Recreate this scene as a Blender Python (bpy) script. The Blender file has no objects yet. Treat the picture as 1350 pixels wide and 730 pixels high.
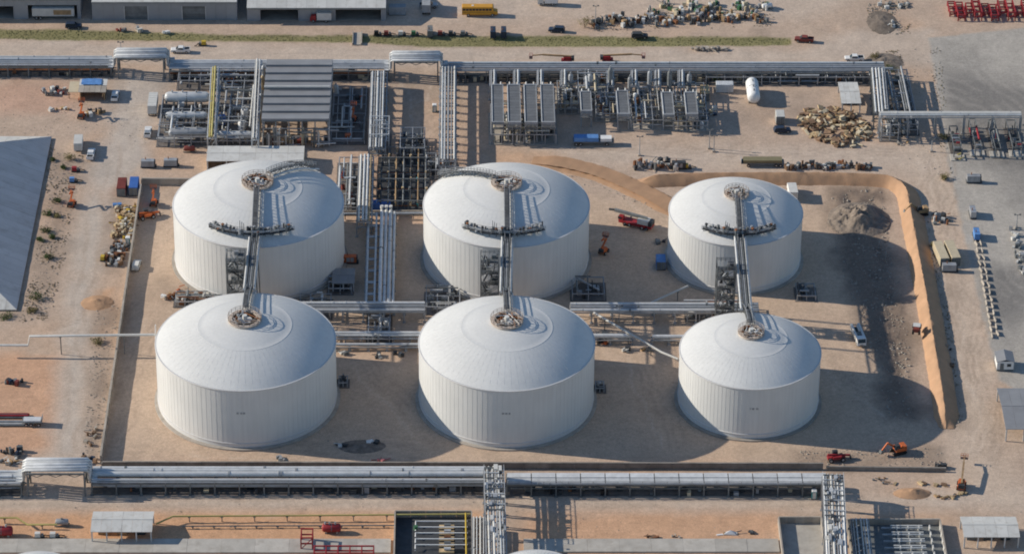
import bpy, bmesh, math, random
import numpy as np
from mathutils import Vector, Matrix
random.seed(11); RNG = np.random.default_rng(5)
SC = bpy.context.scene
COL = SC.collection
# ------------------------------------------------------------------ camera
F, PX, PY, TH, H = 5000.0, 600.0, 365.0, math.radians(31.9), 532.0     # focal length and principal point in photo pixels
CAMY = -H / math.tan(TH)
cam_d = bpy.data.cameras.new('camera'); cam = bpy.data.objects.new('camera', cam_d); COL.objects.link(cam)
cam.location = (0, CAMY, H); cam.rotation_euler = (math.pi / 2 - TH, 0, 0)
cam_d.sensor_width = 36.0; cam_d.lens = 36.0 * F / 1350.0; cam_d.shift_x = 75.0 / 1350.0
cam_d.clip_start = 5.0; cam_d.clip_end = 20000.0
SC.camera = cam
# ------------------------------------------------------------------ sky, sun, exposure
SUN_EL, SUN_AZ = math.radians(24.9), math.radians(279.5)               # azimuth clockwise from +Y
w = bpy.data.worlds.new('World'); SC.world = w; w.use_nodes = True
nt = w.node_tree; nt.nodes.clear()
sky = nt.nodes.new('ShaderNodeTexSky'); sky.sky_type = 'NISHITA'; sky.sun_disc = False
sky.sun_elevation = SUN_EL; sky.sun_rotation = SUN_AZ; sky.altitude = 500; sky.air_density = 1.15; sky.dust_density = 0.3; sky.ozone_density = 3.5
bg = nt.nodes.new('ShaderNodeBackground'); bg.inputs[1].default_value = 0.105
wo = nt.nodes.new('ShaderNodeOutputWorld')
nt.links.new(sky.outputs[0], bg.inputs[0]); nt.links.new(bg.outputs[0], wo.inputs[0])
sd = bpy.data.lights.new('sun', 'SUN'); sd.energy = 4.65; sd.angle = math.radians(0.53); sd.color = (1.0, 0.912, 0.785)
sun = bpy.data.objects.new('sun', sd); COL.objects.link(sun)
to_sun = Vector((math.cos(SUN_EL) * math.sin(SUN_AZ), math.cos(SUN_EL) * math.cos(SUN_AZ), math.sin(SUN_EL)))
sun.rotation_euler = to_sun.to_track_quat('Z', 'Y').to_euler(); sun.location = (-300, 60, 200)
SC.view_settings.view_transform = 'Standard'; SC.view_settings.look = 'None'
SC.cycles.filter_width = 1.9
SC.view_settings.gamma = 1.0; SC.view_settings.exposure = 0.12
try: SC.view_settings.use_curve_mapping = False
except Exception: pass
# ------------------------------------------------------------------ photo pixel <-> place on the ground
_s, _c = math.sin(TH), math.cos(TH)
def G(px, py, z=0.0):
    a, b = (px - PX) / F, -(py - PY) / F
    t = (z - H) / (-_s + b * _c)
    return (a * t, CAMY + (_c + b * _s) * t)
def scale_at(py): return 100.0 / (G(700, py)[0] - G(600, py)[0])
# ------------------------------------------------------------------ materials
MATS = {}
def mat(name, col, rough=0.7, metal=0.0, var=0.12, scale=0.6, bump=0.0, dirt=None, spec=0.3, fine=0.0):
    """plain paint / metal / soil with uneven tone; var = strength of tonal noise, dirt = colour of blotchy wear"""
    if name in MATS: return MATS[name]
    m = bpy.data.materials.new(name); m.use_nodes = True; n = m.node_tree.nodes; l = m.node_tree.links
    b = n['Principled BSDF']; b.inputs['Roughness'].default_value = rough; b.inputs['Metallic'].default_value = metal
    b.inputs['Specular IOR Level'].default_value = spec
    geo = n.new('ShaderNodeNewGeometry')
    oi = n.new('ShaderNodeObjectInfo')
    no = n.new('ShaderNodeTexNoise'); no.inputs['Scale'].default_value = scale; no.inputs['Detail'].default_value = 5; no.inputs['Roughness'].default_value = 0.62
    l.new(geo.outputs['Position'], no.inputs['Vector'])
    mr = n.new('ShaderNodeMapRange'); mr.inputs['From Min'].default_value = 0.3; mr.inputs['From Max'].default_value = 0.7
    mr.inputs['To Min'].default_value = 1 - var; mr.inputs['To Max'].default_value = 1 + var
    l.new(no.outputs['Fac'], mr.inputs['Value'])
    rr = n.new('ShaderNodeMapRange'); rr.inputs['To Min'].default_value = 1 - var * 0.7; rr.inputs['To Max'].default_value = 1 + var * 0.7
    l.new(oi.outputs['Random'], rr.inputs['Value'])
    mu = n.new('ShaderNodeMath'); mu.operation = 'MULTIPLY'; l.new(mr.outputs[0], mu.inputs[0]); l.new(rr.outputs[0], mu.inputs[1])
    vm = n.new('ShaderNodeVectorMath'); vm.operation = 'SCALE'; vm.inputs[0].default_value = col[:3]; l.new(mu.outputs[0], vm.inputs['Scale'])
    out = vm.outputs[0]
    if dirt:
        n2 = n.new('ShaderNodeTexNoise'); n2.inputs['Scale'].default_value = scale * 1.7; n2.inputs['Detail'].default_value = 6; n2.inputs['Roughness'].default_value = 0.7
        l.new(geo.outputs['Position'], n2.inputs['Vector'])
        m2 = n.new('ShaderNodeMapRange'); m2.inputs['From Min'].default_value = 0.5; m2.inputs['From Max'].default_value = 0.75; m2.inputs['To Max'].default_value = 0.75
        l.new(n2.outputs['Fac'], m2.inputs['Value'])
        mx = n.new('ShaderNodeMix'); mx.data_type = 'RGBA'; l.new(m2.outputs[0], mx.inputs[0]); l.new(out, mx.inputs[6]); mx.inputs[7].default_value = (*dirt, 1)
        out = mx.outputs[2]
    l.new(out, b.inputs['Base Color'])
    if bump:
        bp = n.new('ShaderNodeBump'); bp.inputs['Strength'].default_value = bump; bp.inputs['Distance'].default_value = 0.1
        n3 = n.new('ShaderNodeTexNoise'); n3.inputs['Scale'].default_value = 3.0; n3.inputs['Detail'].default_value = 6; l.new(geo.outputs['Position'], n3.inputs['Vector'])
        l.new(n3.outputs['Fac'], bp.inputs['Height']); l.new(bp.outputs[0], b.inputs['Normal'])
    MATS[name] = m; return m
def D(name): return MATS[name]
for args in [
    ('white', (0.74, 0.74, 0.72), 0.5, 0, 0.06), ('offwhite', (0.60, 0.59, 0.55), 0.6, 0, 0.10), ('cream', (0.55, 0.47, 0.33), 0.7, 0, 0.1),
    ('galv', (0.33, 0.34, 0.35), 0.55, 0.15, 0.2), ('galv_light', (0.56, 0.57, 0.565), 0.5, 0.15, 0.15), ('clad', (0.60, 0.61, 0.61), 0.5, 0.1, 0.14),
    ('clad_dull', (0.36, 0.38, 0.40), 0.5, 0.1, 0.16), ('steel', (0.17, 0.18, 0.18), 0.6, 0.1, 0.25), ('dark', (0.055, 0.058, 0.062), 0.6, 0, 0.25), ('black', (0.02, 0.02, 0.022), 0.5, 0, 0.2),
    ('grating', (0.11, 0.115, 0.12), 0.7, 0.1, 0.3), ('fin', (0.16, 0.165, 0.17), 0.6, 0.1, 0.12), ('glass', (0.03, 0.04, 0.05), 0.15, 0, 0.1), ('tyre', (0.025, 0.025, 0.025), 0.85, 0, 0.15),
    ('yellow', (0.55, 0.38, 0.05), 0.5, 0, 0.12), ('pale_yellow', (0.42, 0.36, 0.13), 0.6, 0, 0.15), ('orange', (0.52, 0.13, 0.04), 0.55, 0, 0.15), ('red', (0.30, 0.03, 0.035), 0.5, 0, 0.18), ('maroon', (0.20, 0.05, 0.04), 0.65, 0, 0.2),
    ('blue', (0.06, 0.15, 0.42), 0.5, 0, 0.12), ('tarp_blue', (0.11, 0.25, 0.52), 0.6, 0, 0.15), ('teal', (0.06, 0.25, 0.26), 0.55, 0, 0.1), ('green', (0.06, 0.16, 0.08), 0.6, 0, 0.15),
    ('bus_yellow', (0.62, 0.31, 0.04), 0.45, 0, 0.08), ('navy', (0.03, 0.045, 0.075), 0.35, 0, 0.1), ('silver', (0.42, 0.43, 0.44), 0.35, 0.4, 0.1), ('wood', (0.36, 0.24, 0.13), 0.8, 0, 0.3),
    ('wood_dark', (0.19, 0.12, 0.075), 0.8, 0, 0.35), ('wood_pale', (0.48, 0.36, 0.21), 0.8, 0, 0.25), ('rust', (0.22, 0.095, 0.045), 0.8, 0, 0.35), ('pink', (0.45, 0.16, 0.17), 0.6, 0, 0.15)]:
    mat(*args)
mat('shade_concrete', (0.25, 0.23, 0.205), 0.9, 0, 0.2, 0.4, 0.2, (0.16, 0.145, 0.13)); mat('shade_gravel', (0.17, 0.15, 0.135), 0.9, 0, 0.3, 0.5, 0.4, (0.10, 0.09, 0.085)); mat('weed', (0.27, 0.225, 0.125), 0.9, 0, 0.3, 0.5)  # concrete and gravel here are darkened: wall and underside shade put into colour
mat('concrete', (0.38, 0.34, 0.29), 0.85, 0, 0.16, 0.35, 0.15, (0.27, 0.23, 0.19)); mat('concrete_pale', (0.46, 0.43, 0.38), 0.85, 0, 0.14, 0.3, 0.1, (0.33, 0.29, 0.24))
mat('metal_wall', (0.33, 0.34, 0.35), 0.6, 0.1, 0.07, 0.2); mat('roof_pale', (0.62, 0.61, 0.57), 0.55, 0.05, 0.08, 0.3, 0, (0.42, 0.39, 0.34))
mat('roof_grey', (0.25, 0.255, 0.265), 0.6, 0.05, 0.1, 0.25); mat('membrane', (0.50, 0.50, 0.50), 0.75, 0, 0.08, 0.12, 0, (0.34, 0.33, 0.32))
mat('olive', (0.20, 0.175, 0.10)); mat('berm_soil', (0.45, 0.275, 0.165), 0.95, 0, 0.12, 0.25, 0.5, (0.38, 0.25, 0.15)); mat('spoil', (0.19, 0.155, 0.125), 0.95, 0, 0.35, 0.7, 0.9, (0.15, 0.12, 0.10))
mat('leaf', (0.075, 0.105, 0.035), 0.8, 0, 0.35, 0.8); mat('leaf_dry', (0.20, 0.17, 0.075), 0.85, 0, 0.35, 0.8); mat('bark', (0.13, 0.10, 0.07), 0.9)
mat('grass_blade', (0.25, 0.245, 0.105), 0.9, 0, 0.3, 0.2, 0, (0.32, 0.27, 0.16)); mat('stone', (0.36, 0.32, 0.27), 0.9, 0, 0.3, 0.8)
# ------------------------------------------------------------------ mesh helpers
class MB:
    def __init__(s): s.v = []; s.f = []
    def add(s, vs, fs):
        o = len(s.v); s.v += [tuple(v) for v in vs]; s.f += [tuple(i + o for i in f) for f in fs]; return s
    def box(s, c, d, rz=0.0, top=1.0):
        x, y, z = d[0] / 2, d[1] / 2, d[2] / 2; cr, sr = math.cos(rz), math.sin(rz); vs = []
        for k in (-1, 1):
            t = top if k > 0 else 1.0
            for i, j in ((-1, -1), (1, -1), (1, 1), (-1, 1)):
                a, b = i * x * t, j * y * t; vs.append((c[0] + a * cr - b * sr, c[1] + a * sr + b * cr, c[2] + k * z))
        return s.add(vs, [(3, 2, 1, 0), (4, 5, 6, 7), (0, 1, 5, 4), (1, 2, 6, 5), (2, 3, 7, 6), (3, 0, 4, 7)])
    def bar(s, p, q, wd, ht=None):
        p, q = Vector(p), Vector(q); d = q - p; L = d.length
        if L < 1e-6: return s
        d /= L; up = Vector((0, 0, 1)) if abs(d.z) < 0.95 else Vector((0, 1, 0)); a = d.cross(up).normalized(); b = a.cross(d)
        a *= wd / 2; b *= (ht or wd) / 2
        vs = [p - a - b, p + a - b, p + a + b, p - a + b, q - a - b, q + a - b, q + a + b, q - a + b]
        return s.add(vs, [(3, 2, 1, 0), (4, 5, 6, 7), (0, 1, 5, 4), (1, 2, 6, 5), (2, 3, 7, 6), (3, 0, 4, 7)])
    def tube(s, pts, r, n=10, caps=True):
        pts = [Vector(p) for p in pts]; rings = []; rr = r if isinstance(r, (list, tuple)) else [r] * len(pts)
        for i, p in enumerate(pts):
            d = (pts[min(i + 1, len(pts) - 1)] - pts[max(i - 1, 0)]).normalized()
            up = Vector((0, 0, 1)) if abs(d.z) < 0.9 else Vector((0, 1, 0)); a = d.cross(up).normalized(); b = a.cross(d)
            rings.append([p + a * (rr[i] * math.cos(t)) + b * (rr[i] * math.sin(t)) for t in [2 * math.pi * k / n for k in range(n)]])
        vs = [v for g in rings for v in g]; fs = []
        for i in range(len(pts) - 1):
            for k in range(n):
                k2 = (k + 1) % n; fs.append((i * n + k, i * n + k2, (i + 1) * n + k2, (i + 1) * n + k))
        if caps: fs += [tuple(range(n))[::-1], tuple(range((len(pts) - 1) * n, len(pts) * n))]
        return s.add(vs, fs)
    def lathe(s, prof, c=(0, 0, 0), n=24, axis='z'):
        vs, fs = [], []
        for r, h in prof:
            for k in range(n):
                t = 2 * math.pi * k / n; a, b = r * math.cos(t), r * math.sin(t)
                p = (a, b, h) if axis == 'z' else ((h, a, b) if axis == 'x' else (b, h, a))
                vs.append((c[0] + p[0], c[1] + p[1], c[2] + p[2]))
        for i in range(len(prof) - 1):
            for k in range(n):
                k2 = (k + 1) % n; fs.append((i * n + k, i * n + k2, (i + 1) * n + k2, (i + 1) * n + k))
        fs.append(tuple(range(n))[::-1]); fs.append(tuple(range((len(prof) - 1) * n, len(prof) * n)))
        return s.add(vs, fs)
    def prism(s, poly, y0, y1, plane='xz'):
        n = len(poly); vs = []
        for y in (y0, y1):
            for a, b in poly: vs.append((a, y, b) if plane == 'xz' else ((y, a, b) if plane == 'yz' else (a, b, y)))
        fs = [tuple(range(n)), tuple(range(n, 2 * n))[::-1]] + [(i, i + n, (i + 1) % n + n, (i + 1) % n) for i in range(n)]
        return s.add(vs, fs)
    def mesh(s, name, m, smooth=None):
        me = bpy.data.meshes.new(name); me.from_pydata(s.v, [], s.f)
        bm = bmesh.new(); bm.from_mesh(me); bmesh.ops.recalc_face_normals(bm, faces=bm.faces); bm.to_mesh(me); bm.free()
        me.materials.append(D(m) if isinstance(m, str) else m)
        if smooth:
            me.shade_smooth()
            try: me.set_sharp_from_angle(angle=math.radians(smooth))
            except Exception: pass
        return me
    def build(s, name, m, parent=None, smooth=None, loc=None):
        return link(name, s.mesh(name, m, smooth), parent, loc)
def link(name, me, parent=None, loc=None):
    o = bpy.data.objects.new(name, me); COL.objects.link(o)
    if parent is not None: o.parent = parent
    if loc is not None: o.location = loc
    return o
def tag(o, label, cat, group=None):
    o['label'] = label; o['category'] = cat
    if group: o['group'] = group
    return o
def thing(name, label, cat, loc, rz=0.0, group=None):
    o = bpy.data.objects.new(name, None); COL.objects.link(o); o.empty_display_size = 0.5
    o.location = (loc[0], loc[1], loc[2] if len(loc) > 2 else 0.0); o.rotation_euler = (0, 0, rz)
    return tag(o, label, cat, group)
def structure(o): o['kind'] = 'structure'; return o
def stuff(o): o['kind'] = 'stuff'; return o
_unit = {}
def unit(kind, m):
    k = (kind, m)
    if k not in _unit:
        b = MB()
        if kind == 'box': b.box((0, 0, 0), (1, 1, 1)); _unit[k] = b.mesh('box_' + m, m)
        elif kind == 'cyl': b.lathe([(0.5, -0.5), (0.5, 0.5)], n=12); _unit[k] = b.mesh('round_' + m, m, 40)
        elif kind == 'dome': b.lathe([(0.5, -0.5), (0.5, 0.38), (0.42, 0.46), (0.25, 0.495), (0.02, 0.5)], n=14); _unit[k] = b.mesh('domed_' + m, m, 50)
        elif kind == 'bullet': b.lathe([(0.02, -0.5), (0.3, -0.485), (0.44, -0.45), (0.5, -0.4), (0.5, 0.4), (0.44, 0.45), (0.3, 0.485), (0.02, 0.5)], n=16); _unit[k] = b.mesh('bullet_' + m, m, 50)
    return _unit[k]
def pbox(name, m, parent, c, d, rz=0.0):
    o = link(name, unit('box', m), parent, c); o.scale = d; o.rotation_euler = (0, 0, rz); return o
def pbar(name, m, parent, p, q, wd, ht=None):
    p, q = Vector(p), Vector(q); d = q - p; o = link(name, unit('box', m), parent, (p + q) / 2)
    o.rotation_mode = 'QUATERNION'; o.rotation_quaternion = d.to_track_quat('X', 'Z'); o.scale = (d.length, wd, ht or wd); return o
def pcyl(name, m, parent, p, q, r, kind='cyl'):
    p, q = Vector(p), Vector(q); d = q - p; o = link(name, unit(kind, m), parent, (p + q) / 2)
    o.rotation_mode = 'QUATERNION'; o.rotation_quaternion = d.to_track_quat('Z', 'Y'); o.scale = (2 * r, 2 * r, d.length); return o
ORD = ['first', 'second', 'third', 'fourth', 'fifth', 'sixth', 'seventh', 'eighth', 'ninth', 'tenth', 'eleventh', 'twelfth', 'thirteenth', 'fourteenth', 'fifteenth', 'sixteenth', 'seventeenth', 'eighteenth', 'nineteenth', 'twentieth',
       'twenty-first', 'twenty-second', 'twenty-third', 'twenty-fourth', 'twenty-fifth', 'twenty-sixth', 'twenty-seventh', 'twenty-eighth', 'twenty-ninth', 'thirtieth']
def rail_mb(pts, h=1.1, closed=False, post=1.6, t=0.07, mid=True):
    """handrail along a polyline of deck points"""
    b = MB(); P = [Vector(p) for p in pts] + ([Vector(pts[0])] if closed else [])
    for p, q in zip(P[:-1], P[1:]):
        n = max(1, int(round((q - p).length / post)))
        for hh in ((h, h * 0.55) if mid else (h,)): b.bar(p + Vector((0, 0, hh)), q + Vector((0, 0, hh)), t)
        for k in range(n + 1): r = p.lerp(q, k / n); b.bar(r, r + Vector((0, 0, h)), t)
    return b
# ================================================================== GROUND
def vnoise(x, y, sc, seed):
    r = np.random.default_rng(seed).random((128, 128)); u, v = x / sc, y / sc
    i, j = np.floor(u).astype(int), np.floor(v).astype(int); fu, fv = u - i, v - j
    fu, fv = fu * fu * (3 - 2 * fu), fv * fv * (3 - 2 * fv); g = lambda a, b: r[a % 128, b % 128]
    return (g(i, j) * (1 - fu) + g(i + 1, j) * fu) * (1 - fv) + (g(i, j + 1) * (1 - fu) + g(i + 1, j + 1) * fu) * fv
def fbm(x, y, sc, seed, o=4): return sum(vnoise(x, y, sc / 2 ** k, seed + k) * 0.5 ** k for k in range(o)) / (2 - 0.5 ** (o - 1))
def poly_sd(x, y, poly):
    """signed distance (positive inside) to a polygon in metres"""
    P = np.array(poly, float); d = np.full(x.shape, 1e9); ins = np.zeros(x.shape, bool); n = len(P)
    for i in range(n):
        ax, ay = P[i]; bx, by = P[(i + 1) % n]; ex, ey = bx - ax, by - ay
        t = np.clip(((x - ax) * ex + (y - ay) * ey) / (ex * ex + ey * ey + 1e-9), 0, 1)
        d = np.minimum(d, (x - ax - t * ex) ** 2 + (y - ay - t * ey) ** 2)
        c = ((ay > y) != (by > y)) & (x < (bx - ax) * (y - ay) / (by - ay + 1e-12) + ax); ins ^= c
    d = np.sqrt(d); return np.where(ins, d, -d)
def px_poly(pts): return [G(*p) for p in pts]
xs = np.concatenate([[-6000, -2500, -1000, -450, -250, -180], np.arange(-146, 181, 0.62), [215, 290, 500, 1100, 2600, 6000]])
ys = np.concatenate([[-3000, -1300, -600, -300, -180], np.arange(-133, 167, 0.8), [200, 280, 450, 900, 2200, 9000]])
GX, GY = np.meshgrid(xs, ys)
def hexc(r, g, b): return np.array([((v / 255) / 12.92 if v / 255 < 0.04045 else ((v / 255 + 0.055) / 1.055) ** 2.4) for v in (r, g, b)])
TAN, PALE, ORANGE, GREY, DARKS = hexc(166, 144, 124), hexc(172, 155, 138), hexc(178, 139, 105), hexc(152, 145, 135), hexc(112, 97, 84)
col = np.zeros(GX.shape + (3,)) + TAN
n1, n2, n3 = fbm(GX, GY, 30, 1), fbm(GX, GY, 9, 9), fbm(GX, GY, 2.6, 21)
def blend(c, m): 
    global col
    col = col * (1 - m[..., None]) + c * m[..., None]
blend(ORANGE, np.clip((n1 - 0.56) * 5, 0, 1) * 0.35)
blend(DARKS, np.clip((n2 - 0.62) * 5, 0, 1) * 0.25)
def paint(c, pts, soft=2.0, strength=1.0, rag=3.0):
    sd = poly_sd(GX, GY, px_poly(pts)) + (n2 - 0.5) * rag * 2 + (n3 - 0.5) * rag * 0.8
    m = np.clip(sd / soft * 0.5 + 0.5, 0, 1) * strength; blend(c, m); return sd
# soils and worn tracks
paint(hexc(172, 148, 124), [(205, 245), (880, 262), (1165, 248), (1225, 540), (1215, 605), (140, 608), (165, 420)], 3, 0.7)          # floor of the tank enclosure
paint(hexc(178, 136, 104), [(-20, 468), (88, 466), (84, 596), (-20, 604)], 3, 0.85)
paint(ORANGE, [(105, 383), (150, 380), (146, 408), (108, 412)], 1.5, 0.9, 2)
paint(hexc(172, 134, 110), [(-20, 108), (100, 108), (110, 145), (-20, 150)], 5, 0.7, 5)
paint(hexc(184, 138, 98), [(-20, 668), (640, 668), (640, 740), (-20, 740)], 3, 0.85)
paint(hexc(180, 138, 103), [(690, 672), (1030, 668), (1030, 740), (690, 740)], 4, 0.85)
paint(hexc(174, 140, 110), [(1170, 640), (1290, 640), (1260, 690), (1130, 690)], 4, 0.6)
paint(hexc(182, 142, 106), [(620, 190), (730, 200), (760, 235), (640, 225)], 3, 0.6)
paint(hexc(172, 138, 112), [(440, 180), (640, 180), (640, 300), (440, 300)], 4, 0.5)
paint(PALE, [(-20, 52), (250, 57), (450, 62), (1060, 66), (1120, 40), (1230, 40), (1235, 85), (-20, 84)], 3, 0.9)                    # service road
paint(PALE, [(-20, 20), (520, 26), (780, 30), (1060, 25), (1150, -10), (-20, -10)], 4, 0.7)
paint(hexc(166, 154, 141), [(160, 98), (225, 98), (205, 165), (186, 230), (142, 258), (124, 380), (112, 605), (62, 605), (88, 400), (108, 262), (140, 180)], 3.5, 0.9)
paint(PALE, [(-20, 654), (1090, 654), (1350, 640), (1350, 668), (1090, 668), (-20, 672)], 3, 0.9)
paint(hexc(174, 154, 134), [(1190, 190), (1250, 190), (1300, 400), (1312, 600), (1340, 660), (1240, 650), (1262, 560), (1225, 300)], 4, 0.9)
paint(PALE, [(700, 192), (1240, 192), (1240, 226), (850, 226), (760, 206)], 4, 0.7)
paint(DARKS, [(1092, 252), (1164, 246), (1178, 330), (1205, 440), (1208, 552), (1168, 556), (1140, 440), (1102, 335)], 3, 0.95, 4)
paint(DARKS, [(1230, 300), (1255, 420), (1268, 560), (1245, 560), (1222, 420)], 3, 0.45, 5)
paint(DARKS, [(1050, 596), (1240, 590), (1250, 612), (1050, 614)], 2, 0.5, 4)
paint(DARKS, [(60, 200), (110, 205), (85, 330), (60, 420), (28, 415), (60, 290)], 3, 0.5, 5)
paint(DARKS, [(128, 400), (160, 400), (130, 606), (112, 606)], 3, 0.6, 5)
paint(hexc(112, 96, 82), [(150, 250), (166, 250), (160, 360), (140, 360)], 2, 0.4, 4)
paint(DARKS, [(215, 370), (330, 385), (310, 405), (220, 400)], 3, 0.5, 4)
paint(hexc(168, 138, 112), [(460, 430), (560, 430), (560, 475), (440, 470)], 3, 0.6)
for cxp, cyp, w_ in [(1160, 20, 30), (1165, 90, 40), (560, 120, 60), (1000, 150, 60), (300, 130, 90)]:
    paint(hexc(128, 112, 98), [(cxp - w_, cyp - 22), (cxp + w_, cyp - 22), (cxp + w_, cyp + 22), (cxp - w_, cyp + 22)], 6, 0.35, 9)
sd_yard = poly_sd(GX, GY, px_poly([(1224, 50), (1420, 30), (1480, 610), (1318, 500), (1290, 395), (1250, 215), (1240, 150)])) + (n3 - 0.5) * 1.2
blend(GREY, np.clip(sd_yard + 0.5, 0, 1))
blend(hexc(112, 108, 103), np.clip((fbm(GX, GY, 42, 77) - 0.46) * 5, 0, 1) * np.clip(sd_yard / 4, 0, 1) * 0.95)
sw = np.sin((GX * 0.9 + GY * 0.35 + (n1 - 0.5) * 40) * 1.15)                                                                         # swept tyre marks on the yard
blend(hexc(168, 160, 148), np.clip(sw * 0.5, 0, 1) * np.clip(sd_yard / 3, 0, 1) * (n2 > 0.42) * 0.35)
sd_grass = poly_sd(GX, GY, px_poly([(-60, 37), (150, 41), (300, 45), (478, 47), (700, 47.5), (1044, 49.5), (1046, 60), (700, 62), (560, 62), (470, 56), (200, 54), (-60, 51)])) + (n3 - 0.5) * 1.4 + (n2 - 0.5) * 1.2
blend(hexc(112, 108, 66), np.clip(sd_grass + 0.5, 0, 1) * 0.9)
# wheel tracks along the service roads
tr = np.sin(GY * 1.6 + (n1 - 0.5) * 14); m_t = np.clip(poly_sd(GX, GY, px_poly([(-20, 655), (1350, 655), (1350, 672), (-20, 672)])) / 2, 0, 1)
blend(hexc(150, 132, 114), np.clip(tr, 0, 1) * m_t * 0.35)
m_t = np.clip(poly_sd(GX, GY, px_poly([(-20, 57), (1060, 66), (1060, 82), (-20, 80)])) / 2, 0, 1); blend(hexc(154, 138, 122), np.clip(tr, 0, 1) * m_t * 0.3)
m_t = np.clip(poly_sd(GX, GY, px_poly([(190, 110), (170, 250), (128, 600), (70, 600), (100, 300)])) / 3, 0, 1); blend(hexc(148, 128, 110), np.clip(np.sin(GX * 1.5 + (n1 - 0.5) * 18), 0, 1) * m_t * 0.4)
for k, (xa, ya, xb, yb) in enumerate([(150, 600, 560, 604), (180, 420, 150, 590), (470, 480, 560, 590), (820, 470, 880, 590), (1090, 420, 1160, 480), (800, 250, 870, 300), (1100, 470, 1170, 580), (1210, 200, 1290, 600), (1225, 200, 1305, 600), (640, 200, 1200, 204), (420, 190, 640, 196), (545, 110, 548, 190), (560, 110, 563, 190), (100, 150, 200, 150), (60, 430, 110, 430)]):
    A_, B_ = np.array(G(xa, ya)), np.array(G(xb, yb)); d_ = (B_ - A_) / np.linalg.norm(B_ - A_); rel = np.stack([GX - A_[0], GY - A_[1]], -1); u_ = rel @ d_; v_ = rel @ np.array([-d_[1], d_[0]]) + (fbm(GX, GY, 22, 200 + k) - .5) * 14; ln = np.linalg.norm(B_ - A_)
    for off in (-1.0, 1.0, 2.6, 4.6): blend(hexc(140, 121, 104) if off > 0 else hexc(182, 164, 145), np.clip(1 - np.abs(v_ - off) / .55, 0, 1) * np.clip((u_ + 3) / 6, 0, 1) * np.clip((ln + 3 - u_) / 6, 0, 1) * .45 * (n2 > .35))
# tyre circles on the enclosure floor round the front tanks
col = col * 0.88 + 0.12 * col.mean(-1, keepdims=True)
col *= 1.40 * (0.93 + 0.14 * n3)[..., None]
# heights: low relief everywhere, rougher spoil by the berm, shallow ditch under the grass
GZ = (n2 - 0.5) * 0.22 + (n3 - 0.5) * 0.10
flat = np.clip(sd_yard / 2, 0, 1); GZ *= (1 - 0.85 * flat)
sd_sp = poly_sd(GX, GY, px_poly([(1095, 252), (1160, 248), (1172, 330), (1196, 440), (1200, 550), (1172, 550), (1146, 440), (1108, 335)]))
msp = np.clip(sd_sp / 3 + 0.3, 0, 1); GZ += msp * (fbm(GX, GY, 3.0, 41, 3) - 0.45) * 1.1
GZ -= np.clip(sd_grass / 2.5, 0, 1) * 0.45
inner = ((GX > -148) & (GX < 183) & (GY > -135) & (GY < 170)); GZ = np.where(inner, GZ, -0.15)
GZ -= 0.06
V = np.stack([GX, GY, GZ], -1).reshape(-1, 3); NX, NY = len(xs), len(ys)
gm = bpy.data.materials.new('soil'); gm.use_nodes = True; n = gm.node_tree.nodes; l = gm.node_tree.links
b = n['Principled BSDF']; b.inputs['Roughness'].default_value = 0.95; b.inputs['Specular IOR Level'].default_value = 0.15
at = n.new('ShaderNodeAttribute'); at.attribute_name = 'soil_colour'; geo = n.new('ShaderNodeNewGeometry')
acc = None
for sc_, lo, hi in ((0.9, 0.86, 1.13), (3.2, 0.80, 1.18), (0.16, 0.92, 1.08)):
    no = n.new('ShaderNodeTexNoise'); no.inputs['Scale'].default_value = sc_; no.inputs['Detail'].default_value = 7; no.inputs['Roughness'].default_value = 0.7
    l.new(geo.outputs['Position'], no.inputs['Vector']); mr = n.new('ShaderNodeMapRange'); mr.inputs['From Min'].default_value = 0.32; mr.inputs['From Max'].default_value = 0.68
    mr.inputs['To Min'].default_value = lo; mr.inputs['To Max'].default_value = hi; l.new(no.outputs['Fac'], mr.inputs['Value'])
    if acc is None: acc = mr.outputs[0]
    else:
        mu = n.new('ShaderNodeMath'); mu.operation = 'MULTIPLY'; l.new(acc, mu.inputs[0]); l.new(mr.outputs[0], mu.inputs[1]); acc = mu.outputs[0]
vm = n.new('ShaderNodeVectorMath'); vm.operation = 'SCALE'; l.new(at.outputs['Color'], vm.inputs[0]); l.new(acc, vm.inputs['Scale']); l.new(vm.outputs[0], b.inputs['Base Color'])
bp = n.new('ShaderNodeBump'); bp.inputs['Strength'].default_value = 0.6; bp.inputs['Distance'].default_value = 0.15
no = n.new('ShaderNodeTexNoise'); no.inputs['Scale'].default_value = 1.6; no.inputs['Detail'].default_value = 8; no.inputs['Roughness'].default_value = 0.75; l.new(geo.outputs['Position'], no.inputs['Vector']); l.new(no.outputs['Fac'], bp.inputs['Height']); l.new(bp.outputs[0], b.inputs['Normal'])
MATS['soil'] = gm
# split the one terrain sheet into ground, road, yard and grass along cell edges
cls = np.zeros((NY - 1, NX - 1), int)
cx_, cy_ = (GX[:-1, :-1] + GX[1:, 1:]) / 2, (GY[:-1, :-1] + GY[1:, 1:]) / 2
def cell_in(pts): return poly_sd(cx_, cy_, px_poly(pts)) > 0
cls[cell_in([(-60, 53), (200, 56), (470, 59), (700, 64), (1120, 64), (1120, 82), (-60, 78)])] = 1
cls[cell_in([(-60, 656), (1340, 656), (1340, 670), (-60, 670)])] = 2
cls[cell_in([(165, 100), (218, 100), (200, 165), (182, 230), (142, 258), (124, 380), (112, 606), (62, 606), (88, 400), (108, 262), (140, 180)])] = 3
cls[cell_in([(1192, 190), (1248, 215), (1288, 395), (1312, 600), (1336, 655), (1240, 650), (1264, 560), (1228, 300)])] = 4
sdc = (sd_yard[:-1, :-1] + sd_yard[1:, 1:]) / 2; cls[sdc > 0] = 5
sdg = (sd_grass[:-1, :-1] + sd_grass[1:, 1:]) / 2; cls[sdg > 0] = 6
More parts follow.
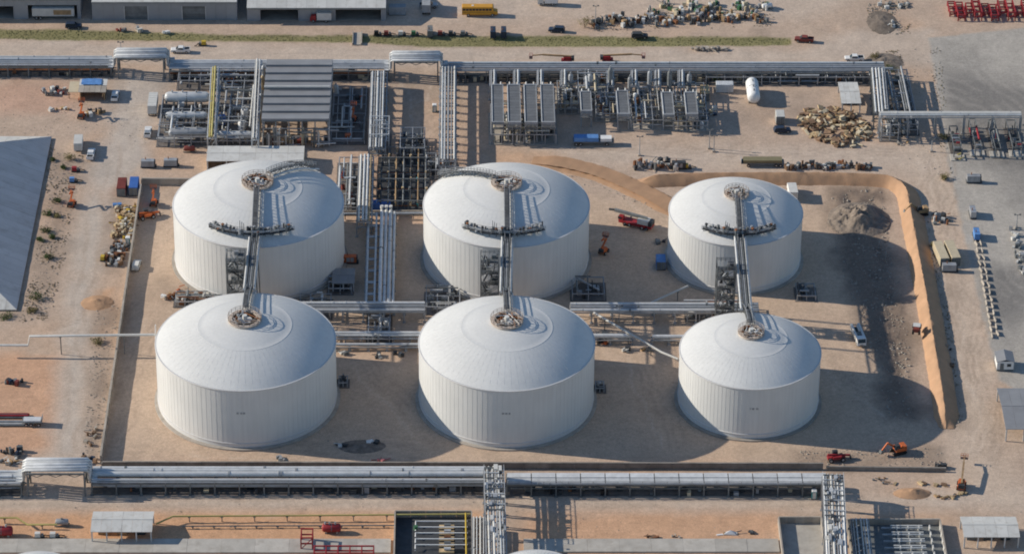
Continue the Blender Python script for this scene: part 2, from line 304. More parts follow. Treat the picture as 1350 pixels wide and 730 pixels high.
idx = np.arange(NX * NY).reshape(NY, NX); quads = np.stack([idx[:-1, :-1], idx[:-1, 1:], idx[1:, 1:], idx[1:, :-1]], -1)
for k, nm in enumerate(['ground', 'service_road', 'front_road', 'dirt_track', 'haul_road', 'paved_yard', 'grass_verge']):
    q = quads[cls == k]
    if len(q) == 0: continue
    used, inv = np.unique(q.ravel(), return_inverse=True)
    me = bpy.data.meshes.new(nm); me.vertices.add(len(used)); me.vertices.foreach_set('co', V[used].ravel())
    me.loops.add(q.size); me.loops.foreach_set('vertex_index', inv.astype(np.int32)); me.polygons.add(len(q)); me.polygons.foreach_set('loop_start', np.arange(0, q.size, 4, dtype=np.int32)); me.polygons.foreach_set('loop_total', np.full(len(q), 4, np.int32))
    me.update(calc_edges=True); me.validate()
    a = me.attributes.new('soil_colour', 'FLOAT_COLOR', 'POINT'); a.data.foreach_set('color', np.concatenate([col.reshape(-1, 3)[used], np.ones((len(used), 1))], 1).astype(np.float32).ravel())
    me.materials.append(gm); me.shade_smooth(); structure(link(nm, me))
# short grass on the verge
gb = MB(); gi = np.argwhere(sd_grass > 0.1); gi = gi[RNG.permutation(len(gi))[:9000]]
for j, i in gi:
    x, y, z = GX[j, i] + random.uniform(-.4, .4), GY[j, i] + random.uniform(-.5, .5), GZ[j, i]
    hgt, wd, a = random.uniform(.03, .10), random.uniform(.2, .5), random.uniform(0, 3.14)
    for t in (a, a + 1.6):
        dx, dy = math.cos(t) * wd, math.sin(t) * wd; gb.add([(x - dx, y - dy, z - .05), (x + dx, y + dy, z - .05), (x + dx * .6, y + dy * .6 + .1, z + hgt), (x - dx * .6, y - dy * .6 - .1, z + hgt * .8)], [(0, 1, 2, 3)])
me = bpy.data.meshes.new('roadside_grass'); me.from_pydata(gb.v, [], gb.f); me.materials.append(D('grass_blade')); stuff(tag(link('roadside_grass', me), 'dry olive grass on the long verge below the workshops', 'grass'))
# ------------------------------------------------------------------ earth berm along two sides of the enclosure
def ridge(name, pts, hgt, wl, wr, m, seed, rough=0.25, step=0.9, crest=0.5, taper=True):
    P = [Vector((*p, 0)) for p in pts]; S = []
    for p, q in zip(P[:-1], P[1:]):
        k = max(1, int((q - p).length / step)); S += [p.lerp(q, i / k) for i in range(k)]
    S.append(P[-1])
    for it in range(14): S = [S[0]] + [(S[i - 1] + S[i] * 2 + S[i + 1]) / 4 for i in range(1, len(S) - 1)] + [S[-1]]
    prof = [(-wl, -.35), (-wl * .8, .12), (-wl * .55, .42), (-wl * .3, .72), (-crest, .97), (0, 1.0), (crest, .97), (wr * .35, .70), (wr * .6, .40), (wr * .85, .1), (wr, -.35)]
    vs, fs, k = [], [], len(prof); rr = random.Random(seed)
    for i, p in enumerate(S):
        d = (S[min(i + 1, len(S) - 1)] - S[max(i - 1, 0)]).normalized(); nrm = Vector((d.y, -d.x, 0))
        e = min(1, min(i, len(S) - 1 - i) * step / 5.0) if taper else 1
        for a, hh in prof:
            q = p + nrm * (a * (0.6 + 0.4 * e) + rr.uniform(-.12, .12)); vs.append((q.x, q.y, (hgt * hh * e if hh > 0 else hh) + (rr.uniform(-rough, rough) * .35 if hh > 0 else 0) + .02))
    for i in range(len(S) - 1):
        for j in range(k - 1): fs.append((i * k + j, i * k + j + 1, (i + 1) * k + j + 1, (i + 1) * k + j))
    o = MB().add(vs, fs).build(name, m, None, 60); return structure(o)
ridge('earth_berm', [G(*p) for p in [(838, 243), (900, 239), (1000, 238), (1100, 238), (1175, 241), (1194, 255), (1206, 320), (1219, 390), (1229, 450), (1240, 515), (1247, 565)]], 2.6, 4.2, 2.7, 'berm_soil', 3, crest=.15)
ridge('earth_ramp', [G(*p) for p in [(702, 212), (742, 216), (790, 228), (835, 247), (872, 266), (895, 282)]], 0.75, 4.6, 4.6, 'berm_soil', 5, crest=2.8)
def heap(name, label, px, py, rx, ry, hgt, m, seed, rough=0.35, n=34):
    x0, y0 = G(px, py); vs, fs = [], []; rr = random.Random(seed); ph = [rr.uniform(0, 6) for _ in range(6)]
    t = np.linspace(-1, 1, n); X, Y = np.meshgrid(t * rx, t * ry); R = np.sqrt((X / rx) ** 2 + (Y / ry) ** 2)
    nz = fbm(X + 50 + seed * 7, Y + 50, max(rx, ry) * .35, seed, 4)
    Z = hgt * np.clip(1 - R * (0.8 + 0.5 * nz), 0, 1) ** 0.9 + (nz - .5) * rough * hgt * np.clip(1.15 - R, 0, 1) * 2 - .25 * (R > .95)
    vs = np.stack([X, Y, Z - .08], -1).reshape(-1, 3).tolist(); fs = [(j * n + i, j * n + i + 1, (j + 1) * n + i + 1, (j + 1) * n + i) for j in range(n - 1) for i in range(n - 1) if R[j, i] < 1.1]
    return tag(MB().add(vs, fs).build(name, m, None, None, (x0, y0, 0)), label, 'heap')
heap('spoil_heap', 'dark rough heap of dug soil inside the bend of the berm', 1132, 290, 9.0, 10, 3.6, 'spoil', 3, 0.9, 80)
heap('soil_heap', 'small orange soil heap beside the left wall under the thin pipeline', 128, 399, 4.6, 4.0, 1.1, 'berm_soil', 5)
heap('spoil_heap', 'low dark mud heap between the front left and front middle tanks', 478, 588, 6.5, 3.2, 0.7, 'spoil', 9, 0.5)
heap('spoil_heap', 'rubble heap at the top edge near the red steel', 1163, 30, 5.0, 8.0, 1.0, 'spoil', 12, 0.6)
heap('soil_heap', 'small orange soil heap with dark end right of the lower pipe rack', 1203, 650, 5.0, 2.6, 1.3, 'berm_soil', 8)
heap('spoil_heap', 'brown weedy heap behind the bend of the upper pipe rack', 1166, 82, 6.0, 6.0, 1.0, 'spoil', 14, 0.6)
# ------------------------------------------------------------------ concrete walls round the enclosure: cast panels, each its own piece
def wall(name, label, p, q, hgt=2.1, t=0.35, m='concrete', plen=6.0):
    p, q = Vector((*p, 0)), Vector((*q, 0)); d = q - p; L = d.length; rz = math.atan2(d.y, d.x)
    o = thing(name, label, 'wall', p, rz); k = max(1, round(L / plen)); w_ = L / k
    me = MB().box((0, 0, hgt / 2 - .15), (w_ - .05, t, hgt + .3)).mesh('wall_panel', m); cm = MB().box((0, 0, 0), (w_ - .02, t + .12, .14)).mesh('coping', m); bt = MB().box((0, 0, hgt * .45 - .15), (.35, t + .3, hgt * .9 + .3)).mesh('pilaster', m)
    for i in range(k):
        link('wall_panel', me, o, ((i + .5) * w_, 0, random.uniform(-.02, .02))); link('coping', cm, o, ((i + .5) * w_, 0, hgt + .07 + random.uniform(-.015, .015))); link('pilaster', bt, o, (i * w_, 0, 0))
    return o
wall('concrete_wall', 'long left concrete containment wall beside the dirt track', G(186, 252), G(133, 611), 2.2)
wall('concrete_wall', 'long front concrete containment wall between tanks and lower pipe rack', G(135, 616), G(1085, 618), 1.7, .35, 'shade_concrete')  # darker concrete paints the shade of the front face
wall('concrete_wall', 'short concrete wall right end beyond the pipe bridge near orange machine', G(1090, 619), G(1247, 621), 1.0, .35, 'shade_concrete')
wall('concrete_wall', 'short back concrete wall running from blue container to the rear left tank', G(187, 243), G(262, 244), 1.9)
wall('concrete_wall', 'low concrete wall in front of the valve manifold between rear tanks', G(448, 283), G(566, 283), 1.2)
# ================================================================== TANKS
def tank_paint():
    """white coating with faint vertical runs, dust near the base and vertical sheet seams"""
    m = bpy.data.materials.new('tank_paint'); m.use_nodes = True; n = m.node_tree.nodes; l = m.node_tree.links; b = n['Principled BSDF']
    b.inputs['Roughness'].default_value = 0.55; b.inputs['Specular IOR Level'].default_value = 0.25
    tc = n.new('ShaderNodeTexCoord'); mp = n.new('ShaderNodeMapping'); mp.inputs['Scale'].default_value = (1.1, 1.1, 0.06); l.new(tc.outputs['Object'], mp.inputs['Vector'])
    a = n.new('ShaderNodeTexNoise'); a.inputs['Scale'].default_value = 1.3; a.inputs['Detail'].default_value = 5; a.inputs['Roughness'].default_value = .65; l.new(mp.outputs[0], a.inputs['Vector'])
    c = n.new('ShaderNodeTexNoise'); c.inputs['Scale'].default_value = 0.12; c.inputs['Detail'].default_value = 6; l.new(tc.outputs['Object'], c.inputs['Vector'])
    r1 = n.new('ShaderNodeMapRange'); r1.inputs['From Min'].default_value = .35; r1.inputs['From Max'].default_value = .7; r1.inputs['To Min'].default_value = 1.02; r1.inputs['To Max'].default_value = .93; l.new(a.outputs['Fac'], r1.inputs['Value'])
    r2 = n.new('ShaderNodeMapRange'); r2.inputs['From Min'].default_value = .3; r2.inputs['From Max'].default_value = .7; r2.inputs['To Min'].default_value = 1.03; r2.inputs['To Max'].default_value = .95; l.new(c.outputs['Fac'], r2.inputs['Value'])
    mu = n.new('ShaderNodeMath'); mu.operation = 'MULTIPLY'; l.new(r1.outputs[0], mu.inputs[0]); l.new(r2.outputs[0], mu.inputs[1])
    v = n.new('ShaderNodeVectorMath'); v.operation = 'SCALE'; v.inputs[0].default_value = (.655, .655, .635); l.new(mu.outputs[0], v.inputs['Scale']); l.new(v.outputs[0], b.inputs['Base Color']); MATS['tank_paint'] = m
tank_paint(); mat('tank_seam', (.60, .59, .57), .6, 0, .05); mat('tank_deck', (.46, .39, .33), .8, 0, .25, .8, 0, (.28, .18, .12))
DOME = 6.4
def dome_z(r, R, h, rise): Rs = (R * R + rise * rise) / (2 * rise); return h + math.sqrt(max(Rs * Rs - r * r, 0)) - (Rs - rise)
def tank(label, cx, cy, R, h, rise, mark):
    t = thing('storage_tank', label, 'storage tank', (cx, cy, 0), 0, 'white domed storage tanks')
    n = 144; MB().lathe([(R, -.2), (R, h * .25), (R, h * .5), (R, h * .75), (R, h)], n=n).build('shell', 'tank_paint', t, 40)
    prof = [(R + .02, h + .02)] + [(R * k / 16, dome_z(R * k / 16, R, h, rise) + .02) for k in range(15, 0, -1)] + [(.3, h + rise + .02)]
    MB().lathe(prof, n=n).build('roof', 'tank_paint', t, 20)
    MB().lathe([(R + .02, h - .18), (R + .16, h - .12), (R + .16, h + .1), (R + .02, h + .16)], n=n).build('rim_band', 'tank_seam', t, 20)
    # raised inner roof cap seen as a faint ring
    ra = R * .52; zz = lambda r: dome_z(r, R, h, rise)
    MB().lathe([(ra, zz(ra) - .1), (ra + .03, zz(ra) + .045)] + [(ra * k / 8, zz(ra * k / 8) + .045) for k in range(8, 0, -1)] + [(.3, h + rise + .045)], n=96).build('roof_cap', 'tank_paint', t, 20)
    s = MB(); k2 = 72
    for i in range(k2):
        a = 2 * math.pi * (i + .5) / k2; pts = [(math.cos(a) * r, math.sin(a) * r, zz(r) + .03) for r in np.linspace(ra + .1, R - .1, 6)]
        for p, q in zip(pts[:-1], pts[1:]): s.bar(p, q, .07, .02)
    s.build('roof_seam', 'tank_paint', t)
    s = MB(); k3 = 108
    for i in range(k3):
        a = 2 * math.pi * i / k3; s.box((math.cos(a) * R, math.sin(a) * R, h / 2 + .4), (.05, .06, h - 1.4), a)
    s.build('shell_seam', 'tank_paint', t)
    MB().lathe([(R + .02, 1.35), (R + .16, 1.4), (R + .16, 1.6), (R + .02, 1.66)], n=n).build('base_band', 'tank_seam', t, 20)
    MB().lathe([(R + .9, -.2), (R + .9, .28), (R + .1, .36), (R - .3, .36)], n=n).build('base_ring', 'concrete', t, 20)
    # stencilled mark on the front, too small to read
    mk = MB()
    for i, (u, ww) in enumerate(mark):
        mk = MB()
        for k in range(5):
            a = -math.pi / 2 + (u + (k - 2) * ww / 5) / R; mk.box((math.cos(a) * (R + .05), math.sin(a) * (R + .05), h * .62 + (.06 if k % 2 else -.04)), (.03, ww / 5 + .02, .45), a)
        mk.build('stencil_mark', 'galv', t)
    # round walkway with valves and pipes at the crown
    rr, z0 = R * .186, h + rise - .1; w_ = []
    MB().lathe([(rr - 1.0, z0 + .1), (rr - 1.0, z0 + .55), (rr, z0 + .55), (rr, z0 + .1)], n=40).build('crown_walkway', 'tank_deck', t, 20)
    cir = [(math.cos(2 * math.pi * k / 20) * rr, math.sin(2 * math.pi * k / 20) * rr, z0 + .55) for k in range(20)]
    rail_mb(cir, 1.1, True, 1.5, .08).build('crown_railing', 'tank_deck', t)
    cir = [(math.cos(2 * math.pi * k / 14) * (rr - 1.1), math.sin(2 * math.pi * k / 14) * (rr - 1.1), z0 + .55) for k in range(14)]
    rail_mb(cir, 1.0, True, 1.5, .07).build('inner_railing', 'tank_deck', t)
    rd = random.Random(int(cx * 7 + cy))
    pcyl('crown_nozzle', 'offwhite', t, (0, 0, z0), (0, 0, z0 + 1.5), .6)
    for k in range(11):
        a, q = rd.uniform(0, 6.28), rd.uniform(.3, .8) * rr; x, y = math.cos(a) * q, math.sin(a) * q
        pcyl('roof_nozzle', rd.choice(['galv_light', 'offwhite', 'rust', 'galv', 'tank_deck']), t, (x, y, z0 - .1), (x, y, z0 + rd.uniform(.6, 1.4)), rd.uniform(.18, .42))
    for k in range(5):
        a = rd.uniform(0, 6.28); pcyl('crown_pipe', rd.choice(['galv_light', 'rust', 'offwhite']), t, (math.cos(a) * rr * .95, math.sin(a) * rr * .95, z0 + .8), (math.cos(a + 2.2) * rr * .8, math.sin(a + 2.2) * rr * .8, z0 + .8), .14)
    return t
def fit(l, r, f, h):
    """tank centre and radius from its rim as seen in the photo, at wall height h"""
    x, y, R = 0.0, 0.0, 20.0
    for _ in range(40):
        d = (CAMY * -1 + y) * _c + (H - h) * _s; sc = F / d; R = (r - l) / 2 / sc; x = ((l + r) / 2 - PX) / sc
        _, yf = G((l + r) / 2, f, h); y = yf + R
    return x, y, R
TK = {}
for k, l_, r_, f_, h_, rs, lab, mk in [
    ('FL', 205, 442.5, 515.5, 17.1, 6.4, 'large white tank front left, nearest the left wall', [(-1.1, .5), (-.2, .5), (.5, .5)]), ('FM', 552, 784, 516, 17.0, 6.4, 'large white tank in the middle of the front row', [(-1.1, .5), (-.3, .5), (.5, .4)]),
    ('FR', 896, 1082, 513.5, 14.9, 5.2, 'smaller white tank front right, nearest the white box truck', [(-.9, .2), (-.2, .5), (.8, .6)]), ('BL', 228, 453, 327, 17.1, 6.4, 'large white tank rear left, in front of the long pale roof', [(-1.0, .5), (.4, .5)]),
    ('BM', 558, 777, 327, 17.0, 6.4, 'large white tank in the middle of the rear row, beside the manifold', [(-1.0, .5), (.4, .5)]), ('BR', 882, 1058, 324.5, 14.85, 5.2, 'smaller white tank rear right, beside the spoil heap', [(-1.0, .5), (.4, .5)])]:
    x_, y_, R_ = fit(l_, r_, f_, h_); TK[k] = (x_, y_, R_, h_, rs); tank(lab, x_, y_, R_, h_, rs, mk)
# walkway that rises over a roof from the rim to the crown: deck, rails, zigzag side bracing, pipes
def roof_walk(key, sgn, label, turn=0.0):
    x, y, R, h, rise = TK[key]; t = thing('roof_walkway', label, 'walkway', (x, y, 0), math.radians(turn), 'walkways up the tank roofs'); N = 9; r0, r1 = R * .19, R + .6
    P = [Vector((0, sgn * (r0 + (r1 - r0) * k / N), dome_z(min(r0 + (r1 - r0) * k / N, R), R, h, rise) + 1.25)) for k in range(N + 1)]
    for p, q in zip(P[:-1], P[1:]): pbar('deck_panel', 'grating', t, p, q, 1.3, .14)
    for s in (-.65, .65):
        o = Vector((s, 0, 0)); rail_mb([p + o for p in P], 1.1, False, 1.2, .11).build('railing', 'galv', t); b = MB()
        for i, (p, q) in enumerate(zip(P[:-1], P[1:])):
            lo = Vector((0, 0, -1.0)); b.bar(p + o, p + o + lo, .14); b.bar(p + o + (lo if i % 2 else Vector()), q + o + (Vector() if i % 2 else lo), .13)
        b.build('support_truss', 'steel', t)
    for s, m in ((1.2, 'galv_light'), (1.65, 'clad')):
        MB().tube([p + Vector((s, 0, -.75)) for p in P], .17, 8).build('roof_pipe', m, t, 50)
    return t
roof_walk('BL', -1, 'stepped walkway down the front roof of the rear left tank'); roof_walk('BM', -1, 'stepped walkway down the front roof of the rear middle tank'); roof_walk('BR', -1, 'stepped walkway down the front roof of the rear right tank')
roof_walk('BL', 1, 'dark walkway over the back right roof of the rear left tank', -38); roof_walk('BM', 1, 'dark walkway over the back left roof of the rear middle tank', 52)
roof_walk('FL', 1, 'short walkway over the back roof of the front left tank'); roof_walk('FM', 1, 'short walkway over the back roof of the front middle tank'); roof_walk('FR', 1, 'short walkway over the back roof of the front right tank')
# curved service platform with valves along the front rim of each rear tank
def rim_platform(key, label, a0, a1):
    x, y, R, h, rise = TK[key]; t = thing('rim_platform', label, 'platform', (x, y, 0), 0, 'valve platforms on the rear tank roofs'); N = 12; ri = R * .87; rd = random.Random(key)
    ang = [math.radians(-90 + a0 + (a1 - a0) * k / N) for k in range(N + 1)]; z = dome_z(ri, R, h, rise) + 1.0
    pt = lambda a, r, zz: Vector((math.cos(a) * r, math.sin(a) * r, zz))
    for i, (a, b_) in enumerate(zip(ang[:-1], ang[1:])):
        zz = z; MB().add([pt(a, ri - .8, zz), pt(b_, ri - .8, zz), pt(b_, ri + .9, zz), pt(a, ri + .9, zz), pt(a, ri - .8, zz + .12), pt(b_, ri - .8, zz + .12), pt(b_, ri + .9, zz + .12), pt(a, ri + .9, zz + .12)], [(3, 2, 1, 0), (4, 5, 6, 7), (0, 1, 5, 4), (1, 2, 6, 5), (2, 3, 7, 6), (3, 0, 4, 7)]).build('deck_panel', 'grating', t)
        c = pt(a, ri, 0); pbar('post', 'steel', t, (c.x, c.y, z - 1.3), (c.x, c.y, z), .16)
        for k in range(4):
            q = pt(a + (b_ - a) * rd.random(), ri + rd.uniform(-.7, .8), z); hh = rd.uniform(.5, 2.1); pcyl('valve', rd.choice(['galv', 'steel', 'steel', 'dark', 'dark', 'clad_dull']), t, q, q + Vector((0, 0, hh)), rd.uniform(.16, .40))
            if rd.random() < .45: pbox('valve_wheel', rd.choice(['steel', 'galv', 'rust', 'dark']), t, q + Vector((0, 0, hh)), (.6, .6, .3), rd.random())
    rail_mb([pt(a, ri - .8, z + .1) for a in ang], 1.1, False, 1.4, .09).build('railing', 'galv', t); rail_mb([pt(a, ri + .9, z + .1) for a in ang], 1.1, False, 1.4, .09).build('railing', 'galv', t)
    MB().tube([pt(a, ri + .3, z + .7) for a in ang], .2, 8).build('header_pipe', 'galv_light', t, 50); MB().tube([pt(a, ri - .4, z + .55) for a in ang], .16, 8).build('header_pipe', 'clad_dull', t, 50)
    for k in range(3): pbar('vent_mast', 'steel', t, (-2.8 - k * .5, -R * .86, z), (-2.8 - k * .5, -R * .86, z + 3.0 + k * .4), .15)
rim_platform('BL', 'dark valve platform curving along the front rim of the rear left tank', -36, 30); rim_platform('BM', 'dark valve platform curving along the front rim of the rear middle tank', -36, 30); rim_platform('BR', 'dark valve platform curving along the front rim of the rear right tank', -37, 37)
# pipe bridge from rear roof to front roof, carried by a stair tower
def bridge(kb, kf, label, tl):
    xb, yb, Rb, hb, _ = TK[kb]; xf, yf, Rf, hf, _ = TK[kf]; p0 = Vector((xb, yb - Rb + 1.2, hb + 1.7)); p1 = Vector((xf, yf + Rf - 1.0, hf + 1.9)); base = Vector((xb, (p0.y + p1.y) / 2, 0))
    t = thing('pipe_bridge', label, 'bridge', base, 0, 'pipe bridges between tank roofs'); A, B = p0 - base, p1 - base; N = 7
    P = [A.lerp(B, k / N) for k in range(N + 1)]
    for i, (p, q) in enumerate(zip(P[:-1], P[1:])):
        pbar('deck_panel', 'grating', t, p, q, 1.7, .15)
        for s in (-1.15, 1.15): pbar('brace', 'steel', t, p + Vector((s, 0, -1.3 if i % 2 else 0)), q + Vector((s, 0, 0 if i % 2 else -1.3)), .16)
        pbar('cross_beam', 'steel', t, p + Vector((-1.5, 0, -.2)), p + Vector((1.5, 0, -.2)), .22)
    for s in (-1.3, 1.3):
        o = Vector((s, 0, .25)); MB().tube([A + o + Vector((0, 3.5, .9)), A + o, B + o, B + o + Vector((0, -2.0, 1.0))], .30, 12).build('main_pipe', 'galv_light', t, 50)
        pbar('bottom_chord', 'steel', t, A + Vector((s * .9, 0, -1.3)), B + Vector((s * .9, 0, -1.3)), .25); rail_mb([p + Vector((s * .65, 0, .1)) for p in P], 1.1, False, 1.5, .09).build('railing', 'steel', t)
    for k, s in enumerate((-.35, .1, .5)): pcyl('small_pipe', ('galv', 'clad_dull', 'steel')[k], t, A + Vector((s, 0, .35)), B + Vector((s, 0, .35)), .13)
    for k in (.32, .68):
        m_ = A.lerp(B, k)
        for s in (-1.3, 1.3): pbar('leg', 'steel', t, (m_.x + s * 1.3, m_.y, -.1), (m_.x + s, m_.y, m_.z - .3), .3)
    # stair tower on the left of the bridge
    m_ = A.lerp(B, .5); ht = m_.z + 1.2; w_ = thing('stair_tower', tl, 'stair tower', (base.x + m_.x - 4.3, base.y + m_.y + 1.5, 0), 0, 'stair towers between the tanks'); sx, sy = 2.3, 2.2; lv = 6; rd = random.Random(kb)
    for i in (-1, 1):
        for j in (-1, 1): pbar('column', 'steel', w_, (i * sx, j * sy, -.1), (i * sx, j * sy, ht + 1.2), .28)
    for k in range(1, lv + 1):
        z = ht * k / lv; pz = ht * (k - 1) / lv; s = 1 if k % 2 else -1
        pbox('landing', 'grating', w_, (-s * (sx - .8), 0, z), (1.8, sy * 2, .14)); pbox('landing', 'grating', w_, (0, -sy + .7, z), (sx * 2, 1.3, .13)); pbox('valve_box', rd.choice(['dark', 'steel', 'galv']), w_, (rd.uniform(-1.5, 1.5), rd.uniform(-1, 1.5), z + .6), (rd.uniform(.6, 1.4), .9, 1.1)); pbox('valve_box', rd.choice(['dark', 'steel']), w_, (rd.uniform(-1.8, 1.8), -1.6, z + .5), (.8, .6, 1.0))
        fl = MB(); 
        for st in range(8): u = st / 7; fl.box((s * (sx - 1.2 - u * (2 * sx - 2.8)), .7, pz + .3 + u * (z - pz - .3)), (.5, 1.1, .09))
        fl.build('stair_flight', 'steel', w_); rail_mb([(-sx, -sy, z), (sx, -sy, z), (sx, sy, z), (-sx, sy, z)], 1.1, True, 1.3, .12).build('railing', 'steel', w_)
        for i in (-1, 1): pbar('brace', 'steel', w_, (-sx, i * sy, pz), (sx, i * sy, z), .15)
        for q in range(4): pcyl('riser_pipe', rd.choice(['galv', 'steel', 'clad_dull', 'dark']), w_, (rd.uniform(-sx, sx), rd.uniform(-sy, sy), pz), (rd.uniform(-sx, sx), rd.uniform(-sy, sy), z), .17)
    return t
bridge('BL', 'FL', 'pipe bridge joining the roofs of the two left tanks', 'steel stair tower between the two left tanks'); bridge('BM', 'FM', 'pipe bridge joining the roofs of the two middle tanks', 'steel stair tower between the two middle tanks'); bridge('BR', 'FR', 'long pipe bridge joining the roofs of the two right tanks', 'tall steel stair tower between the two right tanks')
# ================================================================== BUILDINGS
def workshop(label, xa, xb, ypx, h, depth, openings, wall_m='metal_wall', roof_m='roof_pale', eave=1.0):
    """metal shed whose long front faces the camera; openings = (x pixel left, right, height, 'open' or 'door')"""
    X0, Y0 = G(xa, ypx); X1, _ = G(xb, ypx); t = thing('workshop', label, 'workshop', (X0, Y0, 0)); L = X1 - X0
    ops = sorted([(G(a, ypx)[0] - X0, G(b_, ypx)[0] - X0, hh, k) for a, b_, hh, k in openings]); cur = 0.0
    def panels(a, b_, z0, z1):
        k = max(1, round((b_ - a) / 3.0)); w_ = (b_ - a) / k
        for i in range(k):
            o = pbox('wall_panel', wall_m, t, (a + (i + .5) * w_, 0, (z0 + z1) / 2), (w_ - .04, .2, z1 - z0))
    for a, b_, hh, k in ops:
        if a - cur > .1: panels(cur, a, -.1, h)
        panels(a, b_, hh, h); cur = b_
    for a, b_, hh, k in ops:
        if k == 'door':
            for i in range(5): pbox('door_panel', 'steel', t, ((a + b_) / 2, .25 + .02 * (i % 2), (i + .5) * hh / 5), (b_ - a, .1, hh / 5 - .03))
            for e in (a - .1, b_ + .1): pbox('door_frame', 'galv_light', t, (e, -.08, hh / 2), (.2, .2, hh))
        else:
            for e in (a + .15, b_ - .15): pbox('door_post', wall_m, t, (e, .05, hh / 2), (.4, .4, hh))
            pbox('shop_bench', 'steel', t, ((a + b_) / 2 + 1, depth * .5, .6), (3, 1.2, 1.2))
    if L - cur > .1: panels(cur, L, -.1, h)
    pbox('back_wall', wall_m, t, (L / 2, depth, h / 2), (L, .2, h)); pbox('side_wall', wall_m, t, (.1, depth / 2, h / 2), (.2, depth - .3, h)); pbox('side_wall', wall_m, t, (L - .1, depth / 2, h / 2), (.2, depth - .3, h)); pbox('floor', 'concrete', t, (L / 2, depth / 2, .0), (L - .5, depth - .5, .1))
    k = round(L / 3); w_ = L / k; rise = depth * .16; gp = rise * eave / (depth / 2 + eave)
    for xx in (.1, L - .1): MB().prism([(.05, h), (depth - .05, h), (depth - .05, h + gp), (depth / 2, h + rise - .02), (.05, h + gp)], xx - .1, xx + .1, 'yz').build('gable_end', wall_m, t)
    pbox('wall_header', wall_m, t, (L / 2, .0, h + gp / 2), (L - .4, .18, gp - .03))
    for i in range(k):
        x = (i + .5) * w_; MB().prism([(-eave, h + .02), (depth / 2, h + rise), (depth + eave, h + .02), (depth + eave, h + .2), (depth / 2, h + rise + .18), (-eave, h + .2)], x - w_ / 2 + .02, x + w_ / 2 - .02, 'yz').build('roof_panel', roof_m, t)
    pbox('gutter', 'steel', t, (L / 2, -eave - .1, h + .02), (L, .25, .25)); return t
workshop('grey workshop at the top left corner with a wide open bay', -70, 107, 25, 6.4, 26, [(-30, 20, 4.2, 'open'), (36, 104, 4.6, 'open')], 'metal_wall', 'roof_pale', .3)
workshop('long grey workshop with two closed roller doors', 122, 313, 26.5, 6.0, 26, [(165, 195, 4.6, 'door'), (241, 271, 4.6, 'door')], 'metal_wall', 'roof_pale', .4)
workshop('low open fronted workshop with two dark bays and pale roof', 326, 509, 27.5, 4.7, 22, [(342, 395, 3.7, 'open'), (441, 504, 3.7, 'open')], 'metal_wall', 'roof_pale', 1.2)
# hipped grey cover at the left edge, laid in strips
def hip_cover():
    x1, y0 = G(22, 408, .5); x1b, y1 = G(68, 180, .5); L = y1 - y0; W = 44.0; tn = .425; rz = math.atan2(x1b - x1, L) * -1
    t = thing('hipped_cover', 'huge hipped grey membrane roof at the left edge', 'roof', (x1, y0, 0), rz); k = 31; w_ = L / k; mb = W
    for i in range(k):
        a, b_ = i * w_ + .03, (i + 1) * w_ - .03; la, lb = min(W, a, L - a), min(W, b_, L - b_); z = random.uniform(0, .05)
        P = [(0, a, .5), (0, b_, .5), (-lb, b_, .5 + lb * tn), (-la, a, .5 + la * tn)]; P = [(p[0], p[1], p[2] + z) for p in P]
        MB().add(P + [(p[0], p[1], p[2] - .15) for p in P], [(0, 1, 2, 3), (7, 6, 5, 4), (0, 4, 5, 1), (1, 5, 6, 2), (2, 6, 7, 3), (3, 7, 4, 0)]).build('roof_strip', 'membrane', t)
    for (ya, s) in ((0.0, 1), (L, -1)):
        for i in range(14):
            a, b_ = -i * w_ - .03, -(i + 1) * w_ + .03; la, lb = min(W, -a), min(W, -b_)
            P = [(a, ya, .5), (b_, ya, .5), (b_, ya + s * lb, .5 + lb * tn), (a, ya + s * la, .5 + la * tn)]
            MB().add(P + [(p[0], p[1], p[2] - .15) for p in P], [(0, 1, 2, 3), (7, 6, 5, 4), (0, 4, 5, 1), (1, 5, 6, 2), (2, 6, 7, 3), (3, 7, 4, 0)]).build('roof_strip', 'roof_pale', t)  # end slopes get a paler material, painting them sunlit against the side slope
    for i in range(k): pbox('kerb_wall', 'concrete', t, (-.4, (i + .5) * w_, .15), (.4, w_ - .05, .5))
    for i in range(14): pbox('kerb_wall', 'concrete', t, (-(i + .5) * w_ - .6, .4, .15), (w_ - .05, .4, .5)); 
hip_cover()
